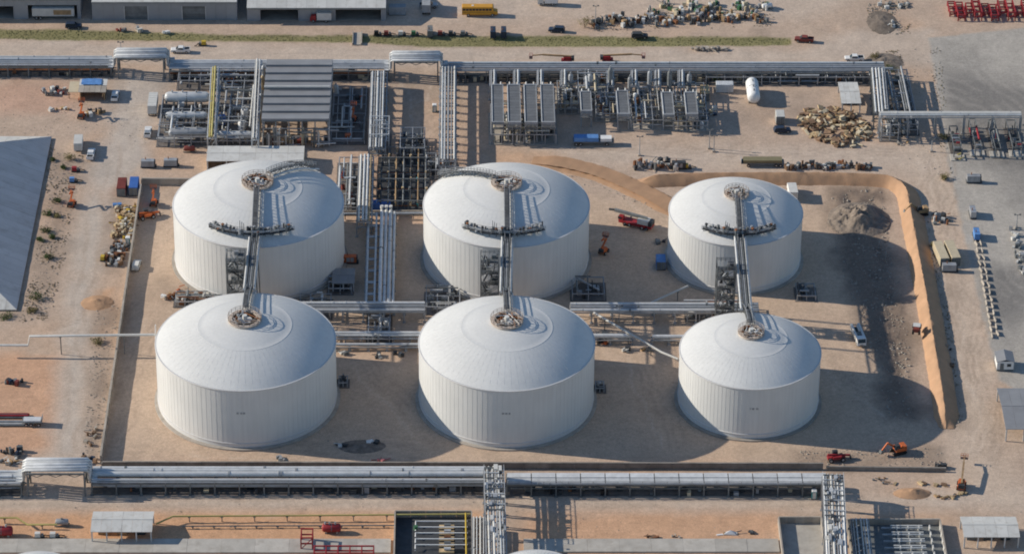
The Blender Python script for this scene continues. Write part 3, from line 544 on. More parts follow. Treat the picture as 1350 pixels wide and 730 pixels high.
def gable(name, label, cat, xa, xb, ytop, ybot, z, rise=0.9, wall_m=None, roof_m='roof_pale', posts=5, panel=2.6, rz=0, clutter=True):
    """shed seen by its roof: roof spans pixel rows ytop..ybot at eave height z, ridge along its length"""
    X0, Yb = G(xa, ytop, z); X1, Yf = G(xb, ybot, z); X0, X1 = G(xa, (ytop + ybot) / 2, z)[0], G(xb, (ytop + ybot) / 2, z)[0]; L, Wd = X1 - X0, Yb - Yf
    t = thing(name, label, cat, ((X0 + X1) / 2, (Yb + Yf) / 2, 0), rz); k = max(1, round(L / panel)); w_ = L / k
    for i in range(k):
        x = -L / 2 + (i + .5) * w_; j = random.uniform(-.02, .02)
        for s in (-1, 1): MB().prism([(s * .04, z + rise + j), (s * Wd / 2, z + j), (s * Wd / 2, z + .14 + j), (s * .04, z + rise + .14 + j)], x - w_ / 2 + .02, x + w_ / 2 - .02, 'yz').build('roof_panel', roof_m, t)
    pbox('ridge_cap', roof_m, t, (0, 0, z + rise + .16), (L, .4, .1))
    for i in range(posts):
        x = -L / 2 + .3 + (L - .6) * i / (posts - 1)
        for s in (-1, 1): pbox('post', 'galv_light', t, (x, s * (Wd / 2 - .3), z / 2), (.3, .3, z))
    if wall_m:
        pbox('back_wall', wall_m, t, (0, Wd / 2 - .2, z / 2), (L - .3, .15, z))
        for s in (-1, 1): pbox('end_wall', wall_m, t, (s * (L / 2 - .15), 0, z / 2), (.15, Wd - .6, z))
    elif clutter:
        for i in range(3): pbox('stored_crate', random.choice(['steel', 'dark', 'wood']), t, (-L / 2 + L * (i + .6) / 3.3, Wd * .1, .6), (L / 6, Wd * .4, 1.2))
    return t
gable('open_shed', 'white roofed open shed beside the yellow pipe at lower left', 'shed', 121, 202, 674, 701, 3.2, .7)
gable('open_shed', 'white roofed open shed at the lower right corner', 'shed', 1268, 1342, 681, 708, 3.2, .7)
gable('shed', 'small pale corrugated shed beside the timber pile', 'shed', 1107, 1133, 109, 137, 3.2, .5, None, 'roof_pale', 3, 1.3)
gable('flat_shed', 'long beige flat roof behind the rear left tank', 'shed', 273, 401, 193, 213, 3.4, .15, 'cream', 'roof_pale', 6, 4.2)
gable('shed', 'grey roofed shed at the right edge below the blue cabin', 'shed', 1320, 1392, 512, 566, 3.6, .8, None, 'roof_grey', 4, 3.0)
def cabin(label, xa, xb, yt, z, length, body='white', roof='roof_grey', blue=False):
    X0, X1 = G(xa, yt, z)[0], G(xb, yt, z)[0]; Y = G(xa, yt, z)[1]; W = X1 - X0; t = thing('site_cabin', label, 'cabin', ((X0 + X1) / 2, Y - length / 2, 0))
    pbox('floor', 'steel', t, (0, 0, .25), (W, length, .3)); pbox('wall', body, t, (0, -length / 2 + .1, z / 2 + .3), (W, .12, z - .4)); pbox('wall', body, t, (0, length / 2 - .1, z / 2 + .3), (W, .12, z - .4))
    for s in (-1, 1): pbox('wall', body, t, (s * (W / 2 - .08), 0, z / 2 + .3), (.12, length - .3, z - .4)); MB().prism([(0, z + .7), (s * (W / 2 + .2), z), (s * (W / 2 + .2), z + .1), (0, z + .8)], -length / 2 - .2, length / 2 + .2, 'xz').build('roof_slope', 'tarp_blue' if blue else roof, t)
    pbox('door', 'steel', t, (-W * .2, -length / 2 - .02, 1.3), (.9, .1, 2.0)); pbox('window', 'glass', t, (W * .22, -length / 2 - .02, 1.8), (1.0, .1, .8)); return t
cabin('small blue roofed white cabin at the right edge', 1312, 1334, 464, 2.8, 4.6, 'white', 'roof_grey', False)
# shed with the blue tarpaulin
def tarp_shed():
    x, y = G(122, 133); t = thing('patched_shed', 'shed with half its roof under a blue tarpaulin', 'shed', (x, y, 0))
    for s in (-1, 1):
        for k in (0, 1): pbox('post', 'wood', t, (s * 3.4, .3 + k * 6.2, 1.5), (.25, .25, 3.0))
    for i in range(5): pbox('roof_panel', 'concrete', t, (-3.2 + i * 1.6, 1.4, 3.05 + random.uniform(-.04, .04)), (1.55, 3.8, .12))
    for i in range(5): pbox('roof_panel', 'roof_pale', t, (-3.2 + i * 1.6, 5.2, 3.15), (1.55, 3.7, .12))
    b_ = MB(); N = 9; vs = [(-3.4 + 5.8 * i / (N - 1), 3.4 + 4.0 * j / (N - 1), 3.32 + random.uniform(0, .22) - (.5 if j == N - 1 else 0)) for j in range(N) for i in range(N)]
    b_.add(vs, [(j * N + i, j * N + i + 1, (j + 1) * N + i + 1, (j + 1) * N + i) for j in range(N - 1) for i in range(N - 1)]).build('tarpaulin', 'tarp_blue', t, 60)
    pbox('back_wall', 'wood', t, (0, 6.6, 1.4), (7.2, .12, 2.8)); pbox('side_wall', 'wood', t, (-3.5, 3.4, 1.4), (.12, 6.2, 2.8)); pbox('side_wall', 'wood', t, (3.5, 3.4, 1.4), (.12, 6.2, 2.8))
    pbox('lean_to_roof', 'cream', t, (-5.4, 4.2, 2.2), (3.2, 6.2, .12)); 
    for k in (1.3, 7.0): pbox('post', 'wood', t, (-6.8, k, 1.1), (.2, .2, 2.2))
    return t
tarp_shed()
# ================================================================== PIPE RACKS
def rack(label, p, q, W, z, pipes, bent=6.0, col_m='steel', levels=1, decks=(), name='pipe_rack', low=1.6, group='elevated pipe racks', fill=False):
    """straight elevated rack from p to q (metres); pipes = (offset across, radius, height above beam, material)"""
    p, q = Vector((*p[:2], 0)), Vector((*q[:2], 0)); d = q - p; L = d.length; t = thing(name, label, 'pipe rack', p, math.atan2(d.y, d.x), group)
    k = max(1, round(L / bent)); b_ = MB()
    for s in (-1, 1): b_.box((0, s * W / 2, z / 2 - .1), (.32, .32, z + .2)); b_.box((0, s * W / 2, .05), (.8, .8, .3))
    for j in range(levels): b_.box((0, 0, z - j * low - .16), (.28, W - .33, .3))
    b_.bar((0.0, -W / 2, .3), (0.0, W / 2, z - .4), .12)
    me = b_.mesh('support_frame', col_m)
    for i in range(k + 1): link('support_frame', me, t, (L * i / k, 0, 0))
    for s in (-1, 1): pbar('side_beam', col_m, t, (0, s * W / 2, z + .02), (L, s * W / 2, z + .02), .24, .3)
    rr = random.Random(label)
    for off, r, dz, m_ in pipes:
        off += rr.uniform(-.08, .08); dz += rr.uniform(0, .12); r *= rr.uniform(.82, 1.05); pcyl('pipe', m_, t, (0, off, z + dz + r), (L, off, z + dz + r), r)
        for _ in range(int(L / 16)): x = rr.uniform(.5, L - .5); pcyl('flange', rr.choice([m_, 'galv', 'steel']), t, (x, off, z + dz + r), (x + rr.choice([.15, .2, .5]), off, z + dz + r), r * 1.16)
    if fill:
        for off, zz in ((-W * .32, z * .55), (W * .1, z * .5), (W * .34, z * .6), (-W * .1, z * .3)): pcyl('low_pipe', rr.choice(['dark', 'steel', 'clad_dull']), t, (rr.uniform(0, L * .1), off, zz), (L * rr.uniform(.85, 1), off, zz), rr.uniform(.14, .26))
        for _ in range(int(L / 2.6)): hh = rr.uniform(.5, 1.7); pbox('valve_box', rr.choice(['dark', 'steel', 'black', 'dark', 'galv', 'rust', 'cream']), t, (rr.uniform(0, L), rr.uniform(-W * .42, W * .42), hh / 2), (rr.uniform(.4, 1.8), rr.uniform(.4, 1.2), hh))  # low pipes and boxes mostly dark, colour standing in for shade under the rack
        pbox('rack_shade', 'shade_gravel', t, (L / 2, 0, .0), (L, W * .95, .12)); rail_mb([(0, -W / 2 - .1, z + .2), (L, -W / 2 - .1, z + .2)], 1.0, False, 3.0, .09, False).build('railing', 'galv', t)  # dark sheet added to paint the shade below the rack
    for off, w_, dz, m_, plen in decks:
        n_ = max(1, round(L / plen))
        for i in range(n_): pbox('tray_cover', m_, t, ((i + .5) * L / n_, off, z + dz + random.uniform(-.03, .03)), (L / n_ - .22, w_, .22))
    return t
def top(px, py, z): return G(px, py, z)
def row(label, xa, xb, ytop, z, **k):
    a, b_ = top(xa, ytop, z), top(xb, ytop, z); return rack(label, a, b_, z=z, **k)
CL, CD, GV, GL, SV = 'clad', 'clad_dull', 'galv', 'galv_light', 'steel'
front_pipes = [(2.6, .56, .1, CL), (1.35, .62, .1, GL), (-.1, .66, .1, CL), (-1.5, .24, .1, CD), (-2.1, .36, .1, GL), (-2.9, .2, .1, CD), (1.5, .3, -1.4, CD), (-.5, .36, -1.4, SV), (-2.0, .3, -1.4, CD)]
row('front pipe rack with fat pale pipes from the left portal to the middle bridge', 122, 640, 628, 3.2, W=6.2, levels=2, pipes=front_pipes, fill=True)
row('front pipe rack right half with segmented tray covers', 668, 1090, 632, 3.3, W=4.6, levels=2, pipes=[(-2.1, .2, .1, CD), (1.2, .3, -1.5, CD), (-.8, .36, -1.5, SV)], decks=[(1.35, 1.9, .35, CL, 6.0), (-.75, 1.9, .3, GL, 6.0)], fill=True)
row('front pipe rack stub at the left edge before the raised portal', -60, 29, 631, 3.1, W=5.6, levels=2, pipes=[(2.2, .5, .1, CL), (1.1, .42, .1, GL), (0.1, .5, .1, CL), (-1.2, .4, .1, CD), (-2.2, .3, .1, CL), (1, .3, -1.5, SV), (-1, .3, -1.5, CD)], fill=True)
def portal(label, xa, xb, ytop, z, W, z0, offs, legs_m='steel'):
    """pipes lifted over a gap on two trestles: each pipe climbs, crosses and drops"""
    a, b_ = top(xa, ytop, z), top(xb, ytop, z); L = b_[0] - a[0]; t = thing('pipe_portal', label, 'pipe portal', (a[0], a[1], 0), 0, 'raised pipe portals over the roads')
    for off, r, m_ in offs:
        zz = z + r; MB().tube([(-1.6, off, z0 + r), (-.25, off, z0 + r), (.25, off, z0 + r + .5), (.25, off, zz - .5), (.75, off, zz), (L - .75, off, zz), (L - .25, off, zz - .5), (L - .25, off, z0 + r + .5), (L + .25, off, z0 + r), (L + 1.6, off, z0 + r)], r, 12).build('pipe', m_, t, 60)
    for x in (1.3, L - 1.3):
        for s in (-1, 1): pbar('leg', legs_m, t, (x, s * W / 2, -.1), (x, s * W / 2, z), .36)
        pbar('cross_beam', legs_m, t, (x, -W / 2, z - .2), (x, W / 2, z - .2), .35); pbar('brace', legs_m, t, (x, -W / 2, .4), (x, W / 2, z - .5), .2); pbar('cross_beam', legs_m, t, (x, -W / 2, z0), (x, W / 2, z0), .3)
    for s in (-1, 1):
        pbar('side_beam', legs_m, t, (1.3, s * W / 2, z - .1), (L - 1.3, s * W / 2, z - .1), .3, .45); b2 = MB()
        for i in range(6): x0_, x1_ = 1.3 + (L - 2.6) * i / 6, 1.3 + (L - 2.6) * (i + 1) / 6; b2.bar((x0_, s * W / 2, z - (1.0 if i % 2 else .1)), (x1_, s * W / 2, z - (.1 if i % 2 else 1.0)), .14)
        b2.build('truss_brace', legs_m, t)
    return t
portal('raised pipe portal of the front rack at lower left', 30, 119, 615, 6.6, 5.8, 3.2, [(2.4, .52, CL), (1.3, .46, GL), (.2, .52, CL), (-.9, .42, CL), (-1.9, .36, GL)])
up = [(2.3, .48, .1, GL), (1.1, .4, .1, CL), (0, .34, .1, CD), (-1.0, .4, .1, CD), (-2.0, .3, .1, CL), (1, .3, -1.4, SV), (-1, .26, -1.4, CD), (-2, .26, -1.4, 'rust')]
row('upper pipe rack left stretch, from the left edge to the first portal', -70, 147, 83, 3.1, W=5.8, levels=2, low=1.4, pipes=up, fill=True)
row('upper pipe rack stretch between first portal and the louvred process building', 224, 512, 88, 3.1, W=5.8, levels=2, low=1.4, pipes=up, fill=True)
row('upper pipe rack long right stretch behind the air coolers', 586, 1166, 91, 3.1, W=5.4, levels=2, low=1.4, pipes=[(2.4, .42, .1, GL), (1.2, .3, .1, CD), (.2, .3, .1, CD), (-1.0, .26, .1, GV), (-2.0, .3, .1, CD), (1, .3, -1.4, SV), (-1, .26, -1.4, CD)], fill=True)
portal('first raised pipe portal of the upper rack, beside the white pickup', 150, 222, 72, 6.4, 5.4, 3.2, [(2.3, .48, GL), (1.1, .4, CL), (0, .34, CD), (-1.2, .4, CL), (-2.2, .3, CD)])
portal('second raised pipe portal of the upper rack, above the bare lane', 514, 583, 76, 6.4, 5.4, 3.2, [(2.3, .48, GL), (1.1, .4, CL), (0, .34, CD), (-1.2, .4, CD), (-2.2, .3, CL)])
def lane(label, xa, ya, xb, yb, z, W, pipes, **k): return rack(label, top(xa, ya, z), top(xb, yb, z), W, z, pipes, **k)
lane('narrow pipe rack running from upper rack down past the louvred building', 500, 96, 497, 196, 4.6, 4.6, [(-1.8, .3, .1, GL), (-1.0, .22, .1, GV), (-.3, .34, .1, GL), (.6, .22, .1, CD), (1.3, .3, .1, GL), (0, .3, -1.5, CD), (1.2, .26, -1.5, SV)], levels=2, bent=4.5, col_m='galv')
lane('narrow pipe rack beside the bare lane above the rear middle tank', 591, 90, 590, 212, 4.6, 4.6, [(1.9, .32, .1, 'offwhite'), (1.0, .22, .1, GV), (.2, .3, .1, GV), (-.8, .24, .1, GL), (-1.6, .3, .1, GL), (0, .3, -1.5, SV), (-1.2, .26, -1.5, CD)], levels=2, bent=4.5, col_m='galv')
lane('short pipe rack with orange tinted pipes left of the valve manifold', 483, 206, 480, 292, 4.8, 4.0, [(-1.4, .3, .1, 'offwhite'), (-.4, .34, .1, GL), (.5, .34, .1, GL), (1.3, .22, .1, 'wood_pale'), (0, .26, -1.4, CD)], levels=2, bent=4.5, col_m='galv')
lane('short vertical pipe rack at the right end of the upper rack', 1158, 92, 1163, 150, 5.0, 4.4, [(-1.7, .32, .1, GL), (-.8, .3, .1, CL), (.2, .34, .1, GL), (1.1, .3, .1, CL), (1.8, .2, .1, GV), (0, .3, -1.5, SV)], levels=2, bent=4.5)
row('pipe rack crossing the paved yard at the right edge', 1160, 1346, 152, 6.6, W=2.6, pipes=[(.75, .34, .1, 'offwhite'), (-.1, .4, .1, 'offwhite'), (-.85, .26, .1, GL)], bent=8.5, col_m='galv')
# broad rack of four fat pipes and an open ladder deck between the left and middle rear tanks
def fat_rack():
    a, b_ = top(503, 282, 3.0), top(500, 402, 3.0); t = rack('broad pipe rack with four fat pipes between rear left and rear middle tanks', a, b_, 7.6, 3.0, [(.1, .55, .1, CL), (1.3, .55, .1, CL), (2.5, .55, .1, CL), (3.5, .42, .1, GL)], bent=5.5, col_m='galv')
    L = (Vector(b_) - Vector(a)).length
    for i in range(8): pbox('ladder_deck', 'galv', t, (L * (i + .15) / 8, -2.3, 3.35), (1.2, 2.4, .18))
    for s in (-3.4, -1.3): pbar('deck_stringer', 'galv_light', t, (0, s, 3.4), (L, s, 3.4), .5, .3)
    for s, r in ((.1, .55), (1.3, .55), (2.5, .55)): MB().tube([(.2, s, 3.65), (-.6, s, 3.8), (-1.0, s, 4.4), (-1.0, s, 5.0)], r * .9, 10).build('pipe_elbow', 'offwhite', t, 60)
fat_rack()
cross = [(1.4, .5, .1, CL), (.2, .34, .1, CD), (-.8, .3, .1, GV), (-1.5, .34, .1, CL)]
row('low cross rack behind the front tanks, left gap', 344, 560, 406, 3.2, W=3.8, pipes=cross, bent=5.5, col_m='galv')
row('low cross rack behind the front tanks, right gap', 752, 1000, 407, 3.2, W=3.8, pipes=cross, bent=5.5, col_m='galv')
row('lower cross pipes between front left and front middle tanks', 434, 562, 443, 1.6, W=2.6, pipes=[(.8, .42, .05, CL), (-.3, .3, .05, GL)], bent=4.5, col_m='galv')
row('lowest cross pipe between front left and front middle tanks', 436, 560, 456, 1.0, W=1.4, pipes=[(.1, .42, .05, CL)], bent=4.5, col_m='galv')
row('cross pipe left of the white diagonal between front middle and front right tanks', 776, 833, 446, 1.3, W=1.8, pipes=[(.0, .62, .05, CL)], bent=4.5, col_m='galv')
row('cross pipe right of the white diagonal, ending at the front right tank', 860, 904, 446, 1.3, W=1.8, pipes=[(.0, .62, .05, CL)], bent=4.5, col_m='galv')
def ground_pipe(label, pts, r, m_, z=1.0, name='pipeline', cat='pipeline', post=5.0):
    """pipe on short posts through pixel points, each (px, py, height)"""
    P = [Vector((*G(x, y, zz), zz)) for x, y, zz in pts]; b0 = Vector((P[0].x, P[0].y, 0)); t = thing(name, label, cat, b0)
    R = [p - b0 for p in P]; MB().tube(R, r, 10).build('pipe', m_, t, 60)
    for p, q in zip(R[:-1], R[1:]):
        k = int((q - p).length / post)
        for i in range(k):
            c = p.lerp(q, (i + .5) / k)
            if c.z > .6: pbox('support_post', 'steel', t, (c.x, c.y, (c.z - r) / 2 - .1), (.22, .22, c.z - r + .2)); pbox('saddle', 'steel', t, (c.x, c.y, c.z - r), (.6, .6, .15))
    return t
ground_pipe('white pipeline slung high past the left wall to the front left tank', [(-10, 455, 3.2), (37, 455, 3.2), (39, 443, 5.6), (120, 442, 5.6), (206, 441, 5.6)], .34, 'offwhite', post=14)
ground_pipe('thin white mast pipe at the side of the front left tank', [(205, 446, 5.2), (205, 428, 9.5)], .16, 'white')
ground_pipe('long white diagonal pipe between front middle and front right tanks', [(783, 412, 3.4), (812, 429, 3.2), (845, 448, 3.0), (872, 464, 2.4), (894, 473, 2.0)], .3, 'offwhite')
ground_pipe('white diagonal pipe toward the rear right tank', [(846, 405, 3.0), (880, 389, 3.0), (907, 377, 3.0)], .3, 'offwhite')
ground_pipe('thin white pipe at the foot of the rear middle tank', [(760, 366, 1.6), (790, 382, 1.6)], .26, 'galv_light')
ground_pipe('yellow pipe running along the orange strip at the bottom', [(206, 690, 1.2), (228, 680, 1.6), (400, 679, 1.6), (620, 677, 1.8)], .22, 'pale_yellow', post=7)
ground_pipe('yellow pipe at the bottom left corner', [(-10, 682, 1.6), (22, 682, 1.6), (36, 691, 1.2), (75, 691, 1.2)], .24, 'pale_yellow', post=5)
ground_pipe('upright yellow pipe at the right side of the pump pit', [(614, 676, 2.4), (615, 740, 2.4)], .2, 'yellow')
ground_pipe('rusty pipe below the yellow pipe on the orange strip', [(240, 693, .6), (520, 692, .6)], .16, 'steel')
ground_pipe('grey pipe in front of the manifold between rear tanks', [(440, 282, 1.8), (560, 281, 1.8)], .36, 'clad_dull')
# big pipe bridges crossing the front rack
bp_ = [(-1.7, .26, .1, 'offwhite'), (-1.0, .14, .1, GV), (-.4, .32, .1, 'offwhite'), (.4, .16, .3, CD), (1.1, .26, .1, GL), (1.8, .2, .1, GL), (-.8, .26, -1.6, GV), (.8, .26, -1.6, GV)]
def tall_bridge(label, xa, ya, xb, yb, z, W, extra):
    t = rack(label, top(xa, ya, z), top(xb, yb, z), W, z, bp_ + extra, levels=3, bent=5.0, col_m='galv', name='pipe_bridge', group='tall pipe bridges over the front rack'); L = math.dist(top(xa, ya, z), top(xb, yb, z))
    for s in (-1, 1): rail_mb([(0, s * W / 2, z + .2), (L * .5, s * W / 2, z + .2)], 1.2, False, 1.8, .1).build('railing', 'galv_light', t)
    for i in range(9): pbar('cross_beam', GL if i % 2 else SV, t, (L * i / 18 + .4, -W / 2, z + .8), (L * i / 18 + .4, W / 2, z + .8), .22)
    rd_ = random.Random(label)
    for i in range(34): x = rd_.uniform(0, L * .75); pbox(rd_.choice(['valve_box', 'cable_tray']), rd_.choice(['steel', 'galv', 'dark', 'galv_light', 'offwhite', 'clad_dull']), t, (x, rd_.uniform(-W * .45, W * .45), z + rd_.uniform(.5, 1.0)), (rd_.uniform(.4, 2.2), rd_.uniform(.3, 1.0), rd_.uniform(.2, .7)))
    for i in range(3): MB().tube([(.4, -1.2 + i * 1.1, z + .4), (-.3, -1.2 + i * 1.1, z + .4), (-.6, -1.2 + i * 1.1, z - .2), (-.6, -1.2 + i * 1.1, 1.0)], .3, 10).build('pipe_elbow', 'offwhite', t, 60)
tall_bridge('tall pipe bridge over the middle of the front rack', 651, 618, 655, 745, 6.6, 4.8, []); tall_bridge('tall pipe bridge at the right end of the front rack', 1098, 628, 1104, 750, 6.6, 5.0, [(2.2, .24, .1, 'white'), (-2.2, .22, .1, 'white')])
lane('side pipe rack left of the middle bridge at the bottom edge', 632, 682, 632, 750, 3.4, 3.2, [(-1.3, .16, .1, 'offwhite'), (-.6, .16, .1, GL), (.2, .2, .1, 'offwhite'), (1.0, .16, .1, GL)], bent=4.5, col_m='galv')
lane('side pipe rack right of the right bridge at the bottom edge', 1133, 684, 1140, 750, 3.4, 4.2, [(-1.6, .16, .1, 'offwhite'), (-.8, .16, .1, GL), (.2, .2, .1, 'offwhite'), (1.0, .16, .1, GL), (1.7, .14, .1, 'white')], bent=4.5, col_m='galv')
# pale concrete slabs along the bottom
def slab_path(label, xa, xb, ya, yb):
    X0, Y1 = G(xa, ya); X1, Y0 = G(xb, yb); o = bpy.data.objects.new('concrete_path', None); COL.objects.link(o); o.location = (X0, Y0, 0); structure(o); L = X1 - X0; k = round(L / 8)
    for i in range(k): pbox('slab', 'concrete_pale', o, ((i + .5) * L / k, (Y1 - Y0) / 2, .12 + random.uniform(-.02, .02)), (L / k - .03, Y1 - Y0, .5))
slab_path('a', -20, 515, 711, 729); slab_path('b', 690, 1028, 711, 728)
# ================================================================== PROCESS PLANT
def vessel_h(label, px, py, zc, L, r, along='x', m_='galv_light', name='pressure_vessel', cat='vessel'):
    x, y = G(px, py, zc); t = thing(name, label, cat, (x, y, 0), 0 if along == 'x' else math.pi / 2); pcyl('shell', m_, t, (-L / 2, 0, zc), (L / 2, 0, zc), r, 'bullet')
    for s in (-.3, .3): pbox('saddle', 'concrete', t, (s * L, 0, (zc - r * .6) / 2), (.5, r * 1.5, zc - r * .6))
    for s in (-.33, -.1, .2): pcyl('nozzle', 'galv', t, (s * L, 0, zc + r * .9), (s * L, 0, zc + r + .6), .22)
    pcyl('band', 'steel', t, (-.02 * L, 0, zc), (-.02 * L + .2, 0, zc), r * 1.02); return t
def vessel_v(label, px, py, h, r, m_='offwhite'):
    x, y = G(px, py); t = thing('upright_vessel', label, 'vessel', (x, y, 0)); pcyl('shell', m_, t, (0, 0, .8), (0, 0, h), r, 'dome'); pcyl('skirt', 'steel', t, (0, 0, -.1), (0, 0, .8), r * .9)
    pcyl('nozzle', 'galv', t, (0, 0, h - .1), (0, 0, h + .7), r * .3); b_ = MB()
    for s in (-.25, .25): b_.bar((s, -r - .25, .2), (s, -r - .25, h + .8), .08)
    for k in range(int(h / .5)): b_.bar((-.25, -r - .25, .4 + k * .5), (.25, -r - .25, .4 + k * .5), .06)
    b_.build('ladder', 'galv', t); pbox('pipe_stub', 'galv', t, (r + .4, 0, h * .6), (.9, .35, .35)); return t
def air_cooler(label, xa, xb, ya, yb, z, group='fin fan air coolers', m_='fin', fans=3):
    X0, Y1 = G(xa, ya, z); X1, Y0 = G(xb, yb, z); X0 = G(xa, (ya + yb) / 2, z)[0]; X1 = G(xb, (ya + yb) / 2, z)[0]; W, L = X1 - X0, Y1 - Y0
    t = thing('air_cooler', label, 'air cooler', ((X0 + X1) / 2, (Y0 + Y1) / 2, 0), 0, group); k = max(4, round(L / 1.6))
    for i in range(k): pbox('fin_panel', m_, t, (0, -L / 2 + (i + .5) * L / k, z - .15), (W - .5, L / k - .07, .3))
    for s in (-1, 1): pbox('side_frame', 'galv_light' if s < 0 else 'galv', t, (s * (W / 2 - .12), 0, z - .2), (.24, L, .8)); pbox('header_box', 'galv', t, (0, s * (L / 2 + .25), z - .2), (W, .5, .9))
    for s in (-1, 1):
        for j in range(3): pbox('leg', 'galv', t, (s * (W / 2 - .2), -L / 2 + .3 + j * (L - .6) / 2, z / 2 - .3), (.3, .3, z - .5))
        pbar('brace', 'galv', t, (s * (W / 2 - .2), -L / 2 + .3, .3), (s * (W / 2 - .2), 0, z - .8), .16)
    for j in range(fans): MB().lathe([(W * .36, z - 1.5), (W * .44, z - .6), (W * .40, z - .6), (W * .33, z - 1.5)], (0, -L / 2 + (j + .5) * L / fans, 0), 16).build('fan_ring', 'steel', t, 40)
    for s in (-.3, .3): MB().tube([(s * W, L / 2 + .4, z + .1), (s * W, L / 2 + 1.4, z + .3), (s * W, L / 2 + 1.8, z - .6), (s * W, L / 2 + 1.8, 1.4)], .2, 8).build('header_pipe', 'offwhite', t, 50)
    pbox('walkway', 'grating', t, (0, -L / 2 - .9, z - 1.6), (W, .9, .12)); rail_mb([(-W / 2, -L / 2 - 1.3, z - 1.55), (W / 2, -L / 2 - 1.3, z - 1.55)], 1.1, False, 1.2, .09).build('railing', 'galv', t); return t
def pipe_module(label, xa, xb, ya, yb, z, nx, ny, lv, npipes, seed, mats=('galv', 'galv_light', 'clad_dull', 'steel', 'offwhite'), name='pipe_module', cat='pipe module', col_m='galv', equip=6, colours=('galv_light', 'offwhite', 'steel', 'dark', 'clad_dull')):
    """open steel frame on the ground footprint given by pixel corners, packed with pipes and small equipment"""
    rd = random.Random(seed); ym = (ya + yb) / 2; X0, X1 = G(xa, ym)[0], G(xb, ym)[0]; Y1, Y0 = G(xa, ya)[1], G(xa, yb)[1]; W, L = X1 - X0, Y1 - Y0
    t = thing(name, label, cat, ((X0 + X1) / 2, (Y0 + Y1) / 2, 0)); gx = [-W / 2 + W * i / nx for i in range(nx + 1)]; gy = [-L / 2 + L * i / ny for i in range(ny + 1)]; zs = [z * (k + 1) / lv for k in range(lv)]
    pbox('pad', 'concrete' if 'cream' in mats else 'shade_gravel', t, (0, 0, .0), (W + 1.2, L + 1.0, .14))  # dark gravel variant paints the shade under the frame
    for x in gx:
        for y in gy: pbox('column', col_m, t, (x, y, z / 2 - .1), (.26, .26, z + .2))
    for k, zz in enumerate(zs):
        for y in gy: pbox('beam', col_m, t, (0, y, zz - .13 - .01 * k), (W, .2, .24))
        for x in gx: pbox('beam', col_m, t, (x, 0, zz - .13), (.2, L - .2, .23))
    for i in range(npipes):
        zz = rd.choice([.5] + zs) + rd.uniform(.05, .3); r = rd.choice([.1, .14, .18, .24, .3]); m_ = rd.choice(mats)
        if rd.random() < .55: y = rd.uniform(-L / 2, L / 2); a, b_ = sorted((rd.uniform(-.55, .2) * W, rd.uniform(-.1, .55) * W)); pcyl('pipe', m_, t, (a, y, zz + r), (max(b_, a + 1), y, zz + r), r)
        else: x = rd.uniform(-W / 2, W / 2); a, b_ = sorted((rd.uniform(-.55, .2) * L, rd.uniform(-.1, .55) * L)); pcyl('pipe', m_, t, (x, a, zz + r), (x, max(b_, a + 1), zz + r), r)
    for i in range(npipes // 3):
        x, y = rd.uniform(-W / 2, W / 2), rd.uniform(-L / 2, L / 2); pcyl('riser_pipe', rd.choice(mats), t, (x, y, 0), (x, y, rd.uniform(.5, 1.1) * z), rd.choice([.1, .15, .2]))
    for i in range(equip):
        x, y = rd.uniform(-W / 2 + .8, W / 2 - .8), rd.uniform(-L / 2 + .8, L / 2 - .8); m_ = rd.choice(colours); zz = rd.choice([0] + zs[:-1])
        if rd.random() < .5: pbox('equipment_box', m_, t, (x, y, zz + .6), (rd.uniform(.7, 1.8), rd.uniform(.7, 1.6), rd.uniform(.8, 1.5)), rd.choice([0, .1]))
        else: hh = rd.uniform(1.0, 2.4); pcyl('filter_pot', m_, t, (x, y, zz), (x, y, zz + hh), rd.uniform(.3, .7), 'dome')
    return t
# left vessel block
vessel_h('large grey horizontal vessel at the back of the left vessel block', 247, 128, 3.4, 13.0, 1.55, 'x', 'galv_light'); vessel_h('thin grey horizontal vessel in the middle of the left vessel block', 246, 152, 3.2, 12.0, 1.0, 'x', 'galv_light'); vessel_h('dark grey horizontal vessel at the front of the left vessel block', 249, 175, 3.0, 11.5, 1.35, 'x', 'galv'); vessel_h('grey horizontal vessel at the front right of the left vessel block', 309, 178, 2.4, 10.5, 1.15, 'x', 'galv_light')
pipe_module('dense pipe frame around the vessels left of the yellow pipe lane', 212, 277, 138, 193, 3.2, 3, 3, 2, 30, 2, equip=14); pipe_module('pipe frame right of the yellow pipe lane with white pots', 287, 336, 122, 193, 3.8, 3, 3, 2, 32, 3, equip=14); pipe_module('low pipe frame under the upper rack near the vessels', 236, 338, 104, 118, 3.0, 7, 1, 1, 26, 13, equip=9, colours=('rust', 'dark', 'steel', 'galv'))
lane('yellow decked pipe lane through the left vessel block', 284, 90, 279, 182, 4.8, 2.4, [(-.7, .22, .1, 'pale_yellow'), (0, .3, .1, 'pale_yellow'), (.8, .2, .1, GL)], bent=4.0, col_m='galv_light'); lane('pale pipe lane along the left side of the louvred building', 341, 80, 336, 184, 6.0, 1.8, [(-.4, .3, .1, 'offwhite'), (.4, .24, .1, GL)], bent=4.0, col_m='galv_light')
for i, (a, b_) in enumerate([(323, 158), (319, 174), (293, 166)]): vessel_v(['white upright pot at the back right of the left vessel block', 'white upright pot at the front right of the left vessel block', 'dark blue upright pot beside the yellow pipe lane'][i], a, b_, 3.6, 1.05, ['white', 'white', 'blue'][i])
